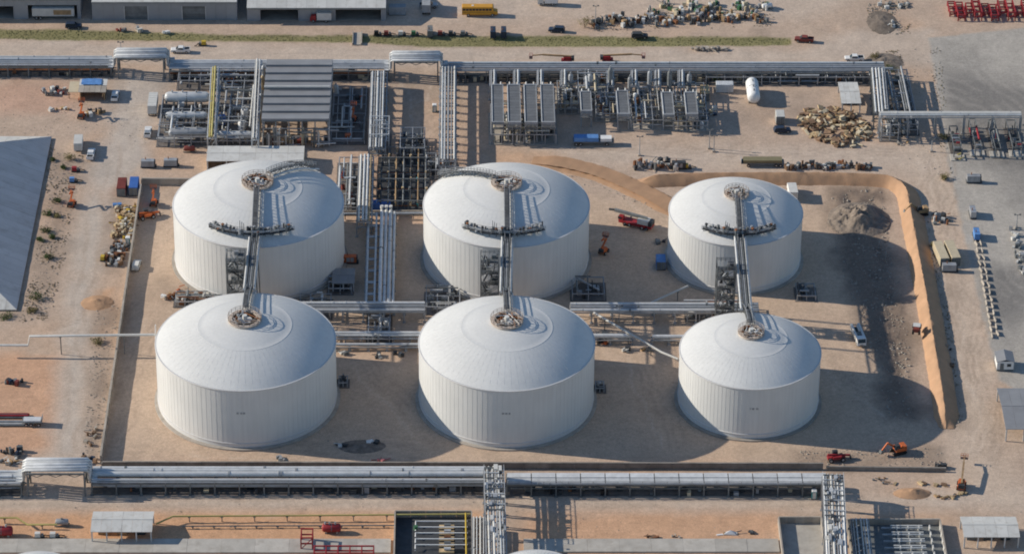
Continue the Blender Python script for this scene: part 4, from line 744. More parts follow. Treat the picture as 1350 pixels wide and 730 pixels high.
# louvred process building: stepped roof blades on a steel frame
def louvred():
    z = 8.4; X0 = G(348, 120, z)[0]; X1 = G(436, 120, z)[0]; Y1 = G(390, 77, z)[1]; Y0 = G(390, 158, z)[1]; W, L = X1 - X0, Y1 - Y0; t = thing('process_building', 'tall process building with stepped dark louvre roof', 'building', ((X0 + X1) / 2, (Y0 + Y1) / 2, 0)); k = 8; w_ = L / k
    for i in range(k):
        y0 = -L / 2 + i * w_
        o = MB().prism([(y0 + .06, z + .30), (y0 + w_ - .1, z - .30), (y0 + w_ - .1, z - .45), (y0 + .25, z + .1), (y0 + .06, z - .40)], -W / 2, W / 2, 'yz').build('roof_blade', 'roof_grey', t); pbox('blade_gutter', 'steel', t, (0, y0 + .02, z - .5), (W, .2, .25))
        if i == 3: pcyl('roof_pipe', 'offwhite', t, (-W / 2, y0 + w_ - .3, z + .75), (W / 2 - .3, y0 + w_ - .3, z + .75), .3)
    for i in range(6):
        for j in range(5):
            x, y = -W / 2 + .3 + i * (W - .6) / 5, -L / 2 + .3 + j * (L - .6) / 4
            if i in (0, 5) or j in (0, 4): pbox('column', 'galv', t, (x, y, z / 2 - .4), (.35, .35, z - .8))
    for zz in (2.8, 5.4): 
        for s in (-1, 1): pbox('beam', 'galv', t, (0, s * (L / 2 - .3), zz), (W, .26, .3)); pbox('beam', 'galv', t, (s * (W / 2 - .3), 0, zz), (.25, L - .7, .29))
    for j in range(6): pbox('side_panel', 'metal_wall', t, (W / 2 + .02, -L / 2 + (j + .5) * L / 6, z * .72), (.12, L / 6 - .05, z * .5))
    rd = random.Random(4)
    for i in range(26):
        x = rd.uniform(-W / 2, W / 2); pcyl('downpipe', rd.choice(['offwhite', 'cream', 'galv', 'steel', 'galv_light']), t, (x, -L / 2 - rd.uniform(.2, 1.2), .2), (x, -L / 2 - .4, rd.uniform(3, 6.5)), rd.choice([.12, .18, .26]))
    for i in range(12): zz = rd.uniform(.6, 5.5); a = rd.uniform(-W / 2, W / 3); pcyl('pipe', rd.choice(['offwhite', 'galv', 'cream', 'steel']), t, (a, -L / 2 - rd.uniform(.2, 1.4), zz), (a + rd.uniform(2, 7), -L / 2 - .6, zz), .2)
    for i in range(10): x = -W / 2 + W * (i + .5) / 10; pbox('pump_set', rd.choice(['dark', 'maroon', 'steel', 'cream']), t, (x, -L / 2 + rd.uniform(.5, 3), .9), (1.2, 1.8, 1.6))
    for i in range(7): pcyl('side_pot', rd.choice(['galv_light', 'offwhite', 'wood_pale', 'galv']), t, (-W / 2 - 1.0, -L / 2 + L * (i + .5) / 7, .5), (-W / 2 - 1.0, -L / 2 + L * (i + .5) / 7, rd.uniform(4, 7.5)), .5, 'dome')
louvred()
pipe_module('low pipe sleepers in the shadow right of the louvred building', 438, 482, 118, 190, 1.1, 2, 6, 1, 22, 8, equip=6, colours=('rust', 'orange', 'steel', 'dark'))
vessel_v('small white pot beside the back corner of the louvred building', 443, 126, 3.4, .8); pipe_module('grey stair platform at the lower end of the narrow rack', 488, 513, 178, 202, 6.2, 2, 2, 3, 18, 9, ('galv_light', 'galv', 'clad'), 'stair_platform', 'platform', 'galv_light', 5)
# four long air coolers in a bank, then five smaller ones by the compressors
for i, (a, b_) in enumerate([(648, 664), (669, 686.5), (691, 708), (713, 731)]): air_cooler('long air cooler, %s from the left in the bank of four' % ORD[i], a, b_, 113, 161, 6.6)
pipe_module('pipe frame under the bank of four air coolers', 647, 732, 150, 190, 3.2, 6, 3, 1, 40, 21, ('cream', 'offwhite', 'galv', 'steel'), equip=18, colours=('cream', 'offwhite', 'steel', 'dark'))
for i, (a, b_, y0, y1) in enumerate([(765, 780, 122, 146), (813, 829, 121, 150), (873, 888, 123, 151), (903, 919, 123, 150)]): air_cooler('short air cooler, %s from the left by the compressors' % ORD[i], a, b_, y0, y1, 5.4, 'short air coolers by the compressors', fans=2)
for i, (a, b_, y0, y1, s) in enumerate([(735, 762, 120, 150, 31), (762, 800, 112, 140, 32), (785, 812, 132, 160, 33), (830, 872, 120, 170, 34), (872, 930, 122, 172, 35)]):
    pipe_module(['pipe skid right beside the bank of four air coolers', 'pipe skid with a blue unit under the upper rack', 'pale pipe skid between first and second short coolers', 'pale pipe skid between second and third short coolers', 'pale pipe skid at the right end of the short coolers'][i], a, b_, y0, y1, [3.4, 4.6, 2.6, 3.0, 3.2][i], 3, 3, 2, 30, s, ('cream', 'offwhite', 'galv', 'steel', 'galv_light'), equip=16, colours=('cream', 'steel', 'dark', 'galv_light', 'blue' if i == 1 else 'cream', 'rust'))
for i in range(7): vessel_v('grey exhaust stack, %s from the left under the upper rack' % ORD[i], 752 + i * 26, 124 + (i % 2) * 4, 6.5 + (i % 3), .7, ['galv', 'clad_dull', 'steel'][i % 3])
for i in range(9): lane('short grey pipe lane, %s from the left between upper rack and coolers' % ORD[i], 650 + i * 31, 94, 650 + i * 31, 114, 4.4, 1.8, [(-.5, .2, .1, GV), (.4, .26, .1, GL)], bent=4.0, col_m='galv')
pipe_module('dark piping below the right part of the upper rack', 930, 1150, 100, 112, 2.6, 9, 1, 1, 44, 51, equip=12, colours=('dark', 'green', 'steel', 'rust', 'galv'))
# valve manifold between the rear tanks
def manifold():
    X0, X1 = G(498, 250)[0], G(566, 250)[0]; Y1, Y0 = G(500, 208)[1], G(500, 279)[1]; W, L = X1 - X0, Y1 - Y0; t = thing('valve_manifold', 'dark valve manifold with orange pipes between the rear tanks', 'valve manifold', ((X0 + X1) / 2, (Y0 + Y1) / 2, 0)); rd = random.Random(8)
    pbox('slab', 'dark', t, (0, 0, .05), (W, L, .3))
    for i in range(6):
        for j in range(6): pbox('column', 'steel', t, (-W / 2 + W * i / 5, -L / 2 + L * j / 5, 1.7), (.22, .22, 3.4))
    for j in range(10):
        y = -L / 2 + L * (j + .5) / 10; zz = 1.0 + (j % 3) * .7; pcyl('header_pipe', 'rust' if j % 3 == 0 else 'steel', t, (-W / 2, y, zz), (W / 2, y, zz), .2)
        for i in range(7):
            x = -W / 2 + W * (i + .5) / 7 + rd.uniform(-.3, .3); pcyl('valve_body', rd.choice(['wood_pale', 'dark', 'steel', 'teal' if i == 5 else 'wood_pale', 'dark']), t, (x, y, zz), (x, y, zz + rd.uniform(.8, 1.6)), rd.uniform(.2, .36)); 
    for i in range(7): x = -W / 2 + W * (i + .5) / 7; pcyl('cross_pipe', ['dark', 'steel', 'wood', 'steel', 'dark', 'wood', 'steel'][i], t, (x, -L / 2, 2.9), (x, L / 2, 2.9), .2)
    for i in (0, 2, 4, 5): pbox('beam', 'steel', t, (0, -L / 2 + L * i / 5, 3.45), (W, .25, .3))
manifold()
pipe_module('dark stair and pipe frame above the manifold', 528, 560, 185, 212, 4.2, 2, 2, 2, 24, 61, ('steel', 'dark', 'galv'), equip=12, colours=('dark', 'steel', 'navy')); pipe_module('pipe frame between manifold and rear middle tank', 562, 600, 214, 236, 3.0, 3, 2, 1, 18, 62, ('steel', 'galv', 'rust'), equip=6)
pipe_module('low pipe frame left of the manifold beside the rear left tank', 446, 476, 216, 282, 2.2, 2, 4, 1, 20, 63, ('galv', 'steel', 'galv_light'), equip=8, colours=('steel', 'maroon', 'dark', 'cream')); pipe_module('valve cluster at the junction of the cross racks', 486, 514, 416, 452, 2.2, 2, 3, 1, 16, 64, ('galv_light', 'galv', 'offwhite'), equip=5)
pipe_module('valve cluster on the cross rack left of the rear right tank tower', 905, 985, 406, 424, 2.6, 5, 1, 1, 22, 65, ('galv_light', 'galv', 'rust'), equip=8, colours=('steel', 'blue', 'offwhite', 'galv')); pipe_module('valve cluster behind the front left tank', 396, 436, 396, 420, 2.2, 3, 1, 1, 12, 66, equip=4); pipe_module('valve cluster left behind the front middle tank', 562, 606, 386, 414, 2.4, 3, 2, 1, 14, 67, ('steel', 'galv', 'offwhite'), equip=6)
pipe_module('valve cluster behind the front left tank at the foot of the rear left tank', 232, 296, 390, 404, 1.6, 5, 1, 1, 14, 68, ('steel', 'rust', 'offwhite'), equip=6, colours=('offwhite', 'rust', 'steel'))
pipe_module('dark piping below the bend at the right end of the upper rack', 1168, 1202, 106, 178, 3.6, 3, 5, 2, 34, 52, ('galv', 'steel', 'clad_dull'), equip=9); pipe_module('dark junction platform where the yard rack begins', 1160, 1182, 168, 186, 5.4, 2, 1, 2, 16, 53, ('galv_light', 'galv', 'steel'), equip=6)
# valve sets at the foot of the tanks
for i, (a, b_, s) in enumerate([(448, 378, 71), (772, 384, 72), (1062, 388, 73), (790, 512, 74), (452, 505, 75)]):
    pipe_module('%s, dark pipework' % ['inlet skid at the right foot of the rear left tank', 'inlet skid at the right foot of the rear middle tank', 'inlet skid at the right foot of the rear right tank', 'small skid at the right side of the front middle tank', 'small skid at the right side of the front left tank'][i], a - [14, 18, 12, 5, 5][i], a + [16, 24, 12, 6, 6][i], b_ - [8, 10, 8, 4, 4][i], b_ + [10, 12, 8, 5, 5][i], [2.0, 2.2, 1.6, 1.4, 1.4][i], 2, 1, 1, 10, s, ('steel', 'dark', 'galv'), equip=5, colours=('dark', 'steel', 'galv'))
gable('skid_roof', 'small grey canopy at the right foot of the rear left tank', 'canopy', 438, 468, 354, 374, 2.6, .3, None, 'roof_grey', 3, 2.0, 0, False)
# white bullet tank and its neighbours
t = vessel_h('white horizontal bullet tank right of the compressors', 992.5, 119, 2.4, 10.5, 1.85, 'y', 'white', 'bullet_tank', 'tank')
# bottom edge: pump pit, open containment basins, domes, red frames
def basin(label, xa, xb, ya, yb, hgt=1.6, floor='dark'):
    X0, X1 = G(xa, (ya + yb) / 2)[0], G(xb, (ya + yb) / 2)[0]; Y1, Y0 = G(xa, ya)[1], G(xa, yb)[1]; W, L = X1 - X0, Y1 - Y0; t = thing('containment_basin', label, 'basin', ((X0 + X1) / 2, (Y0 + Y1) / 2, 0))
    for s in (-1, 1): 
        for j in range(4): pbox('wall_panel', 'concrete', t, (s * (W / 2), -L / 2 + (j + .5) * L / 4, hgt / 2), (.35, L / 4 - .05, hgt + .2))
    for j in range(5): pbox('wall_panel', 'concrete', t, (-W / 2 + (j + .5) * W / 5, L / 2 + .2, hgt / 2), (W / 5 - .05, .35, hgt + .2))
    pbox('basin_floor', floor, t, (0, 0, .02), (W - .4, L, .2)); return t, W, L
t, W, L = basin('dark pump pit with white pipes at the bottom edge', 520, 622, 682, 760, 1.9)
for i in range(5):
    y = L / 2 - 3.2 - i * 2.4; MB().tube([(-W / 2 + 5, y - 1.2, .5), (-W / 2 + 5, y - 1.2, 1.0), (-W / 2 + 5, y, 1.3), (-W / 2 + 6, y, 1.3), (W / 2 - 1, y, 1.3)], .16, 8).build('white_pipe', 'white', t, 60); pbox('pump', 'dark', t, (W / 2 - 3, y - 1.1, .7), (2.0, 1.2, 1.2)); pbox('pump_pad', 'wood_pale', t, (W / 2 - 6.0, y - 1.1, .3), (3.6, 1.6, .5)); pcyl('pump_motor', ['steel', 'galv_light', 'rust'][i % 3], t, (W / 2 - 6.6, y - 1.1, .95), (W / 2 - 5.0, y - 1.1, .95), .4)
pcyl('green_valve', 'green', t, (-W / 2 + 5, L / 2 - 6.0, .8), (-W / 2 + 5, L / 2 - 6.0, 1.9), .5)
t, W, L = basin('empty pale concrete basin left of the right pipe bridge', 1031, 1088, 690, 770, 1.9, 'concrete_pale')
t, W, L = basin('concrete basin with rows of pale pipe frames at the lower right', 1122, 1246, 692, 770, 1.7, 'steel')
for i in range(5):
    y = L / 2 - 2.2 - i * 2.7; pcyl('manifold_pipe', 'offwhite', t, (-1, y, 1.5), (W / 2 - 4.5, y, 1.5), .2); pcyl('manifold_pipe', 'galv_light', t, (-1, y - .9, 1.5), (W / 2 - 4.5, y - .9, 1.5), .18); pcyl('long_pipe', 'galv', t, (-W / 2 + 8, y - .4, 1.1), (-1, y - .4, 1.1), .26)
    for k in range(5): pbox('frame_post', 'offwhite', t, (.6 + k * 2.6, y - .45, .8), (.28, 1.5, 1.5))
def end_tank(label, xc, ytop, R, h):
    x, y = G(xc, ytop, h + 1.0); tank(label, x, y - R, R, h, 2.2, [])
end_tank('cream topped tank cut by the bottom edge near the middle bridge', 706, 720, 11.5, 9.0); end_tank('white tank cut by the bottom left corner', 52, 722, 10.5, 9.0)
def red_frame(label, xa, xb, ya, yb, z, seed):
    rd = random.Random(seed); X0, X1 = G(xa, yb)[0], G(xb, yb)[0]; Y1, Y0 = G(xa, ya)[1], G(xa, yb)[1]; W, L = X1 - X0, Y1 - Y0; t = thing('red_steel_frame', label, 'steel frame', ((X0 + X1) / 2, (Y0 + Y1) / 2, 0)); nx = max(1, round(W / 3)); ny = max(1, round(L / 3))
    for i in range(nx + 1):
        for j in range(ny + 1): pbox('column', 'red', t, (-W / 2 + W * i / nx, -L / 2 + L * j / ny, z / 2), (.3, .3, z))
    for zz in (z * .5, z - .15):
        for j in range(ny + 1): pbox('beam', 'red', t, (0, -L / 2 + L * j / ny, zz), (W, .28, .3))
        for i in range(nx + 1): pbox('beam', 'red', t, (-W / 2 + W * i / nx, 0, zz + .01), (.25, L - .3, .28))
    for i in range(nx): pbar('brace', 'red', t, (-W / 2 + W * i / nx, -L / 2, .2), (-W / 2 + W * (i + 1) / nx, -L / 2, z - .3), .16)
    return t
red_frame('red steel tower frame at the bottom left of centre', 397, 412, 712, 724, 3.6, 1); red_frame('long red steel frame cut by the bottom edge', 413, 492, 732, 760, 3.0, 2)
vessel_h('bright red horizontal tank on the orange strip at the bottom', 437, 695, 1.3, 4.6, 1.05, 'x', 'red', 'red_tank', 'tank'); vessel_h('red horizontal tank at the bottom left edge', 2, 699, 1.4, 5.5, 1.2, 'x', 'red', 'red_tank', 'tank')
# red steel storage at the top right and red hung frames under the yard rack
for i in range(10): red_frame('red steel rack, %s from the left at the top right corner' % ORD[i], 1252 + i * 11, 1261 + i * 11, 8 + (i % 3) * 3, 22 + (i % 2) * 6, 1.6 + (i % 4) * .5, 20 + i)
for i, (a, b_, y0, y1) in enumerate([(1254, 1264, 178, 208), (1281, 1289, 168, 206), (1307, 1314, 170, 208), (1330, 1342, 170, 206)]):
    t = pipe_module('loading bay frame with red posts, %s from the left under the yard rack' % ORD[i], a, b_, y0, y1, 3.0, 1, 3, 1, 8, 80 + i, ('red', 'galv', 'steel'), 'loading_frame', 'loading frame', 'steel', 3, ('dark', 'steel', 'galv')); pbox('pad', 'concrete_pale', t, (0, -6.5, .06), (4, 3.5, .3))
# ================================================================== VEHICLES AND MACHINES
_proto = {}
def place(key, fn, name, label, cat, px, py, rot=0.0, group=None, z=0.0):
    """put a copy of a prototype with its parts at a ground pixel; rot in degrees, 0 = nose to the right"""
    if key not in _proto: _proto[key] = [(pn, b_.mesh(pn, m_, sm), sub) for pn, b_, m_, sm, sub in fn()]
    x, y = G(px, py, z); t = thing(name, label, cat, (x, y, z), math.radians(rot), group); last = None
    for pn, me, sub in _proto[key]:
        o = link(pn, me, last if sub else t)
        if not sub: last = o
    return t
def P(n_, b_, m_, sm=None, sub=False): return (n_, b_, m_, sm, sub)
def wheels(xs_, w_, r=.4, tw=.3):
    out = []
    for x in xs_:
        for s in (-1, 1):
            out.append(P('wheel', MB().lathe([(r, -tw / 2), (r, tw / 2)], (x, s * w_, r), 14, 'y'), 'tyre', 40)); out.append(P('rim', MB().lathe([(r * .55, -tw / 2 - .02), (r * .55, tw / 2 + .02)], (x, s * w_, r), 10, 'y'), 'silver', 40, True))
    return out
def f_pickup(c): return lambda: [P('body', MB().prism([(-2.8, .45), (2.7, .45), (2.8, .9), (2.65, 1.08), (1.2, 1.15), (-2.8, 1.15)], -.95, .95), c), P('cab', MB().prism([(1.25, 1.15), (.55, 1.82), (-.85, 1.84), (-1.15, 1.15)], -.82, .82), c), P('windscreen', MB().prism([(1.22, 1.2), (.62, 1.78), (.66, 1.80), (1.30, 1.2)], -.74, .74), 'glass'), P('side_window', MB().prism([(.95, 1.25), (.5, 1.72), (-.75, 1.72), (-.95, 1.25)], -.84, .84), 'glass'), P('bed', MB().box((-2.0, 0, 1.155), (1.5, 1.6, .03)), 'black'), P('bed_wall', MB().box((-2.0, .88, 1.25), (1.6, .12, .25)).box((-2.0, -.88, 1.25), (1.6, .12, .25)).box((-2.76, 0, 1.25), (.1, 1.6, .25)), c), P('headlight', MB().box((2.76, .65, .85), (.08, .35, .18)), 'white'), P('headlight', MB().box((2.76, -.65, .85), (.08, .35, .18)), 'white')] + wheels((-1.75, 1.75), .9)
def f_suv(c): return lambda: [P('body', MB().prism([(-2.4, .4), (2.4, .4), (2.45, .8), (2.2, 1.0), (1.0, 1.1), (-2.4, 1.1)], -.95, .95), c), P('cab', MB().prism([(1.1, 1.1), (.4, 1.75), (-2.0, 1.78), (-2.38, 1.1)], -.83, .83), c), P('windscreen', MB().prism([(1.06, 1.15), (.46, 1.7), (.5, 1.72), (1.14, 1.15)], -.74, .74), 'glass'), P('side_window', MB().prism([(.8, 1.2), (.35, 1.66), (-1.9, 1.66), (-2.15, 1.2)], -.85, .85), 'glass'), P('bumper', MB().box((2.45, 0, .55), (.15, 1.7, .2)), 'steel')] + wheels((-1.45, 1.5), .9)
def f_box(c, box='white', L=7.0): return lambda: [P('chassis', MB().box((0, 0, .7), (L, 1.0, .3)), 'dark'), P('cab', MB().prism([(L / 2, .5), (L / 2, 1.4), (L / 2 - .4, 2.3), (L / 2 - 1.8, 2.3), (L / 2 - 1.8, .5)], -1.05, 1.05), c), P('windscreen', MB().prism([(L / 2 + .02, 1.4), (L / 2 - .36, 2.25), (L / 2 - .42, 2.2), (L / 2 - .1, 1.4)], -.95, .95), 'glass'), P('cargo_box', MB().box((-1.0, 0, 2.0), (L - 2.1, 2.3, 2.3)), box), P('roof_edge', MB().box((-1.0, 0, 3.17), (L - 2.0, 2.36, .06)), 'offwhite'), P('rear_door', MB().box((-L / 2 - .03, .55, 1.95), (.06, 1.05, 2.0)), 'offwhite'), P('rear_door', MB().box((-L / 2 - .03, -.55, 1.95), (.06, 1.05, 2.0)), 'offwhite')] + wheels((-L / 2 + 1.6, L / 2 - 1.0), .95, .45)
def f_service(c): return lambda: [P('chassis', MB().box((0, 0, .7), (8.6, 1.0, .3)), 'dark'), P('cab', MB().prism([(4.3, .5), (4.3, 1.3), (3.9, 2.4), (2.3, 2.4), (2.3, .5)], -1.15, 1.15), c), P('windscreen', MB().prism([(4.32, 1.35), (3.94, 2.3), (3.9, 2.3), (4.2, 1.35)], -1.0, 1.0), 'glass'), P('tool_body', MB().box((-1.0, .95, 1.5), (6.0, .6, 1.3)).box((-1.0, -.95, 1.5), (6.0, .6, 1.3)), 'offwhite'), P('deck', MB().box((-1.0, 0, 1.0), (6.0, 1.3, .15)), 'dark'), P('equipment_box', MB().box((.8, 0, 1.6), (1.6, 1.2, 1.1)), 'steel'), P('crane_arm', MB().bar((-3.4, .4, 1.8), (.5, .1, 2.7), .3), 'offwhite')] + wheels((-2.9, -1.7, 3.2), 1.0, .5)
def f_bus():
    o = [P('body', MB().prism([(-5.2, .6), (4.2, .6), (4.2, 2.95), (3.9, 3.1), (-5.1, 3.1), (-5.2, 2.95)], -1.2, 1.2), 'bus_yellow'), P('hood', MB().prism([(4.2, .6), (5.5, .6), (5.4, 1.5), (4.2, 1.8)], -1.0, 1.0), 'bus_yellow'), P('roof', MB().box((-.6, 0, 3.12), (9.0, 2.1, .06)), 'bus_yellow'), P('windscreen', MB().box((4.21, 0, 2.3), (.05, 2.0, .9)), 'glass')]
    for i in range(9): o.append(P('side_window', MB().box((-4.6 + i * .98, 0, 2.35), (.8, 2.44, .65)), 'glass'))
    return o + [P('side_stripe', MB().box((-.5, 0, 1.5), (9.2, 2.43, .1)), 'black'), P('roof_hatch', MB().box((-2, 0, 3.18), (.7, .7, .1)), 'offwhite')] + wheels((-3.3, 3.9), 1.05, .5)
def f_trailer(m_, L=12.0, h=2.7, stripe=None): 
    def f():
        o = [P('box_body', MB().box((0, 0, 1.2 + h / 2), (L, 2.5, h)), m_), P('chassis', MB().box((0, 0, 1.05), (L - .4, 1.0, .3)), 'dark'), P('landing_leg', MB().box((L * .28, .8, .55), (.15, .15, 1.1)), 'steel'), P('landing_leg', MB().box((L * .28, -.8, .55), (.15, .15, 1.1)), 'steel')] + [P('side_rib', MB().box((-L / 2 + L * (i + .5) / 8, 0, 1.2 + h / 2), (.1, 2.56, h - .1)), 'offwhite') for i in range(8)] + [P('roof_bow', MB().box((-L / 2 + L * (i + .5) / 6, 0, 1.2 + h + .03), (.12, 2.4, .06)), 'offwhite') for i in range(6)]
        if stripe: o.append(P('side_panel', MB().box((L * .22, 0, 1.2 + h / 2), (L * .42, 2.6, h * .6)), stripe))
        return o + wheels((-L / 2 + 1.2, -L / 2 + 2.4), 1.0, .5)
    return f
def f_flatbed(L=11.5, load=None):
    def f():
        o = [P('deck', MB().box((0, 0, 1.25), (L, 2.5, .2)), 'steel'), P('chassis', MB().box((0, .45, .98), (L - .5, .2, .35)).box((0, -.45, .98), (L - .5, .2, .35)), 'dark'), P('headboard', MB().box((L / 2, 0, 1.8), (.12, 2.4, 1.0)), 'galv')]
        if load:
            for i, (x, l2, w2, h2, m_) in enumerate(load): o.append(P('load', MB().box((x, 0, 1.37 + h2 / 2), (l2, w2, h2), 0, .97), m_))
        return o + wheels((-L / 2 + 1.0, -L / 2 + 2.2, L * .33), 1.0, .48)
    return f
def f_lift(c): return lambda: [P('chassis', MB().box((0, 0, .7), (2.6, 1.5, .5)), c), P('turret', MB().box((-.3, 0, 1.35), (2.0, 1.4, .8), 0, .85), c), P('counterweight', MB().box((-1.5, 0, 1.4), (.7, 1.3, .9)), 'dark'), P('lower_boom', MB().bar((-1.2, .1, 1.9), (1.6, .1, 3.6), .4), c), P('upper_boom', MB().bar((1.6, .15, 3.5), (-1.2, .15, 4.4), .32), c), P('jib', MB().bar((-1.2, .1, 4.4), (.4, .1, 4.7), .24), c), P('basket', MB().box((1.0, .1, 4.6), (1.0, 1.7, .1)), 'dark'), P('basket_rail', rail_mb([(.5, -.7, 4.65), (1.5, -.7, 4.65), (1.5, .9, 4.65), (.5, .9, 4.65)], 1.0, True, .6, .06), c)] + wheels((-.95, .95), .9, .45)
def f_long_lift(c): return lambda: [P('chassis', MB().box((-2, 0, .8), (3.2, 1.9, .6)), c), P('turret', MB().box((-2.2, 0, 1.6), (2.4, 1.6, 1.0), 0, .85), c), P('counterweight', MB().box((-3.8, 0, 1.6), (.8, 1.6, 1.0)), 'dark'), P('main_boom', MB().bar((-3.4, 0, 2.2), (5.0, 0, 2.6), .45), 'wood'), P('fly_boom', MB().bar((5.0, 0, 2.6), (8.0, 0, 2.3), .3), 'wood'), P('basket', MB().box((8.4, 0, 1.6), (.9, 1.8, .1)), 'dark'), P('basket_rail', rail_mb([(8, -.9, 1.6), (8.9, -.9, 1.6), (8.9, .9, 1.6), (8, .9, 1.6)], 1.0, True, .6, .07), c)] + wheels((-3.1, -.9), 1.0, .5)
def f_digger(c): return lambda: [P('track', MB().prism([(-1.6, .05), (1.6, .05), (1.9, .4), (1.6, .8), (-1.6, .8), (-1.9, .4)], .75, 1.3), 'black'), P('track', MB().prism([(-1.6, .05), (1.6, .05), (1.9, .4), (1.6, .8), (-1.6, .8), (-1.9, .4)], -1.3, -.75), 'black'), P('upper_body', MB().box((-.4, 0, 1.35), (2.8, 2.3, .9)), c), P('engine_cover', MB().box((-1.2, 0, 1.95), (1.2, 2.0, .4)), c), P('cab', MB().box((.6, .65, 2.1), (1.3, .95, 1.5), 0, .9), 'dark'), P('cab_window', MB().box((.75, .65, 2.2), (1.15, 1.0, .8)), 'glass', None, True), P('boom', MB().bar((.8, -.2, 1.6), (3.0, -.2, 3.4), .4), c), P('stick', MB().bar((3.0, -.2, 3.4), (4.4, -.2, 1.5), .3), c), P('bucket', MB().prism([(4.1, .7), (4.9, .8), (4.7, 1.6), (4.2, 1.5)], -.7, .3), 'steel')]
def f_telehandler(c): return lambda: [P('chassis', MB().box((0, 0, .9), (4.4, 1.3, .6)), c), P('cab', MB().box((-.2, .6, 1.8), (1.4, .9, 1.4), 0, .9), 'dark'), P('engine_cover', MB().box((.1, -.75, 1.2), (2.2, .6, .7)), c), P('boom', MB().bar((-2.2, -.1, 1.9), (3.4, -.1, 1.2), .42), c), P('fork_carriage', MB().box((3.6, -.1, .7), (.2, 1.3, .9)), 'dark'), P('fork', MB().box((4.2, .3, .3), (1.2, .14, .08)), 'steel'), P('fork', MB().box((4.2, -.5, .3), (1.2, .14, .08)), 'steel')] + wheels((-1.5, 1.5), 1.0, .6, .45)
def f_crane(c): return lambda: [P('carrier', MB().box((0, 0, 1.1), (9.5, 2.6, .7)), c), P('cab', MB().box((4.2, .5, 2.0), (1.4, 1.4, 1.2), 0, .9), c), P('cab_window', MB().box((4.5, .5, 2.15), (.95, 1.44, .6)), 'glass', None, True), P('superstructure', MB().box((-2.2, 0, 2.2), (3.2, 2.3, 1.3)), 'offwhite'), P('counterweight', MB().box((-4.3, 0, 2.1), (1.0, 2.5, 1.2)), 'dark'), P('boom', MB().bar((-3.0, -.2, 3.0), (6.5, -.2, 3.4), .65, .8), 'steel'), P('boom_tip', MB().bar((6.5, -.2, 3.4), (8.2, -.2, 3.2), .4, .5), 'dark'), P('outrigger', MB().box((2.6, 0, .9), (.4, 5.2, .3)), 'dark'), P('outrigger', MB().box((-3.6, 0, .9), (.4, 5.2, .3)), 'dark')] + wheels((-3.4, -2.1, 1.6, 2.9), 1.15, .6)
def f_roller(): return [P('body', MB().box((0, 0, 1.2), (2.6, 1.8, .9)), 'maroon'), P('canopy', MB().box((-.3, 0, 2.5), (1.8, 1.9, .12)), 'offwhite'), P('canopy_post', MB().bar((-1.1, .8, 1.4), (-1.1, .8, 2.5), .1), 'dark'), P('canopy_post', MB().bar((-1.1, -.8, 1.4), (-1.1, -.8, 2.5), .1), 'dark'), P('canopy_post', MB().bar((.5, .8, 1.4), (.5, .8, 2.5), .1), 'dark'), P('canopy_post', MB().bar((.5, -.8, 1.4), (.5, -.8, 2.5), .1), 'dark'), P('drum', MB().lathe([(.75, -1.0), (.75, 1.0)], (2.0, 0, .75), 20, 'y'), 'steel', 40), P('yoke', MB().box((1.6, 1.1, .9), (1.6, .15, .4)).box((1.6, -1.1, .9), (1.6, .15, .4)), 'dark')] + wheels((-.9,), .8, .7, .5)
def f_container(c, L=6.1, doors='steel'): return lambda: [P('body', MB().box((0, 0, 1.35), (L, 2.44, 2.5)), c), P('roof', MB().box((0, 0, 2.62), (L - .1, 2.34, .06)), c), P('base_rail', MB().box((0, 0, .08), (L, 2.4, .16)), 'dark')] + [P('rib', MB().box((-L / 2 + L * (i + .5) / 12, 0, 1.35), (.12, 2.52, 2.3)), c) for i in range(12)] + [P('roof_rib', MB().box((-L / 2 + L * (i + .5) / 9, 0, 2.67), (.1, 2.2, .05)), c) for i in range(9)] + [P('door', MB().box((-L / 2 - .03, s * .6, 1.35), (.06, 1.15, 2.3)), doors) for s in (-1, 1)]
def f_genset(c): return lambda: [P('skid', MB().box((0, 0, .25), (4.4, 1.7, .3)), 'dark'), P('housing', MB().box((-.2, 0, 1.3), (3.6, 1.5, 1.8)), c), P('radiator', MB().box((1.75, 0, 1.3), (.3, 1.4, 1.6)), 'dark'), P('exhaust', MB().tube([(-.8, .3, 2.2), (-.8, .3, 2.9)], .12, 8), 'rust', 40), P('access_door', MB().box((-.6, -.76, 1.3), (.9, .06, 1.3)), 'galv'), P('access_door', MB().box((.5, -.76, 1.3), (.9, .06, 1.3)), 'galv')]
def f_toilet(c): return lambda: [P('body', MB().box((0, 0, 1.15), (1.2, 1.2, 2.1)), c), P('roof', MB().box((0, 0, 2.28), (1.26, 1.26, .2), 0, .8), 'white'), P('door', MB().box((0, -.62, 1.1), (.8, .05, 1.8)), 'offwhite'), P('skid', MB().box((0, 0, .05), (1.3, 1.3, .14)), 'dark')]
def f_tank_skid(c): return lambda: [P('skid', MB().box((0, .6, .2), (3.6, .2, .25)).box((0, -.6, .2), (3.6, .2, .25)), 'steel'), P('tank_shell', MB().lathe([(.1, -1.6), (.6, -1.5), (.75, -1.2), (.75, 1.2), (.6, 1.5), (.1, 1.6)], (0, 0, 1.1), 16, 'x'), c, 50), P('manhole', MB().lathe([(.25, 0), (.25, .3)], (0, 0, 1.8), 10), 'steel', 40)]
def f_pump(c): return lambda: [P('skid', MB().box((0, 0, .2), (2.4, 1.2, .25)), 'dark'), P('engine', MB().box((-.4, 0, .9), (1.3, 1.0, 1.1)), c), P('pump_casing', MB().lathe([(.45, -.3), (.45, .3)], (.7, 0, .75), 14, 'x'), 'steel', 40), P('hose', MB().tube([(.9, 0, .7), (1.4, .2, .6), (1.8, .6, .2), (2.4, .7, .12)], .13, 8), 'black', 40)]
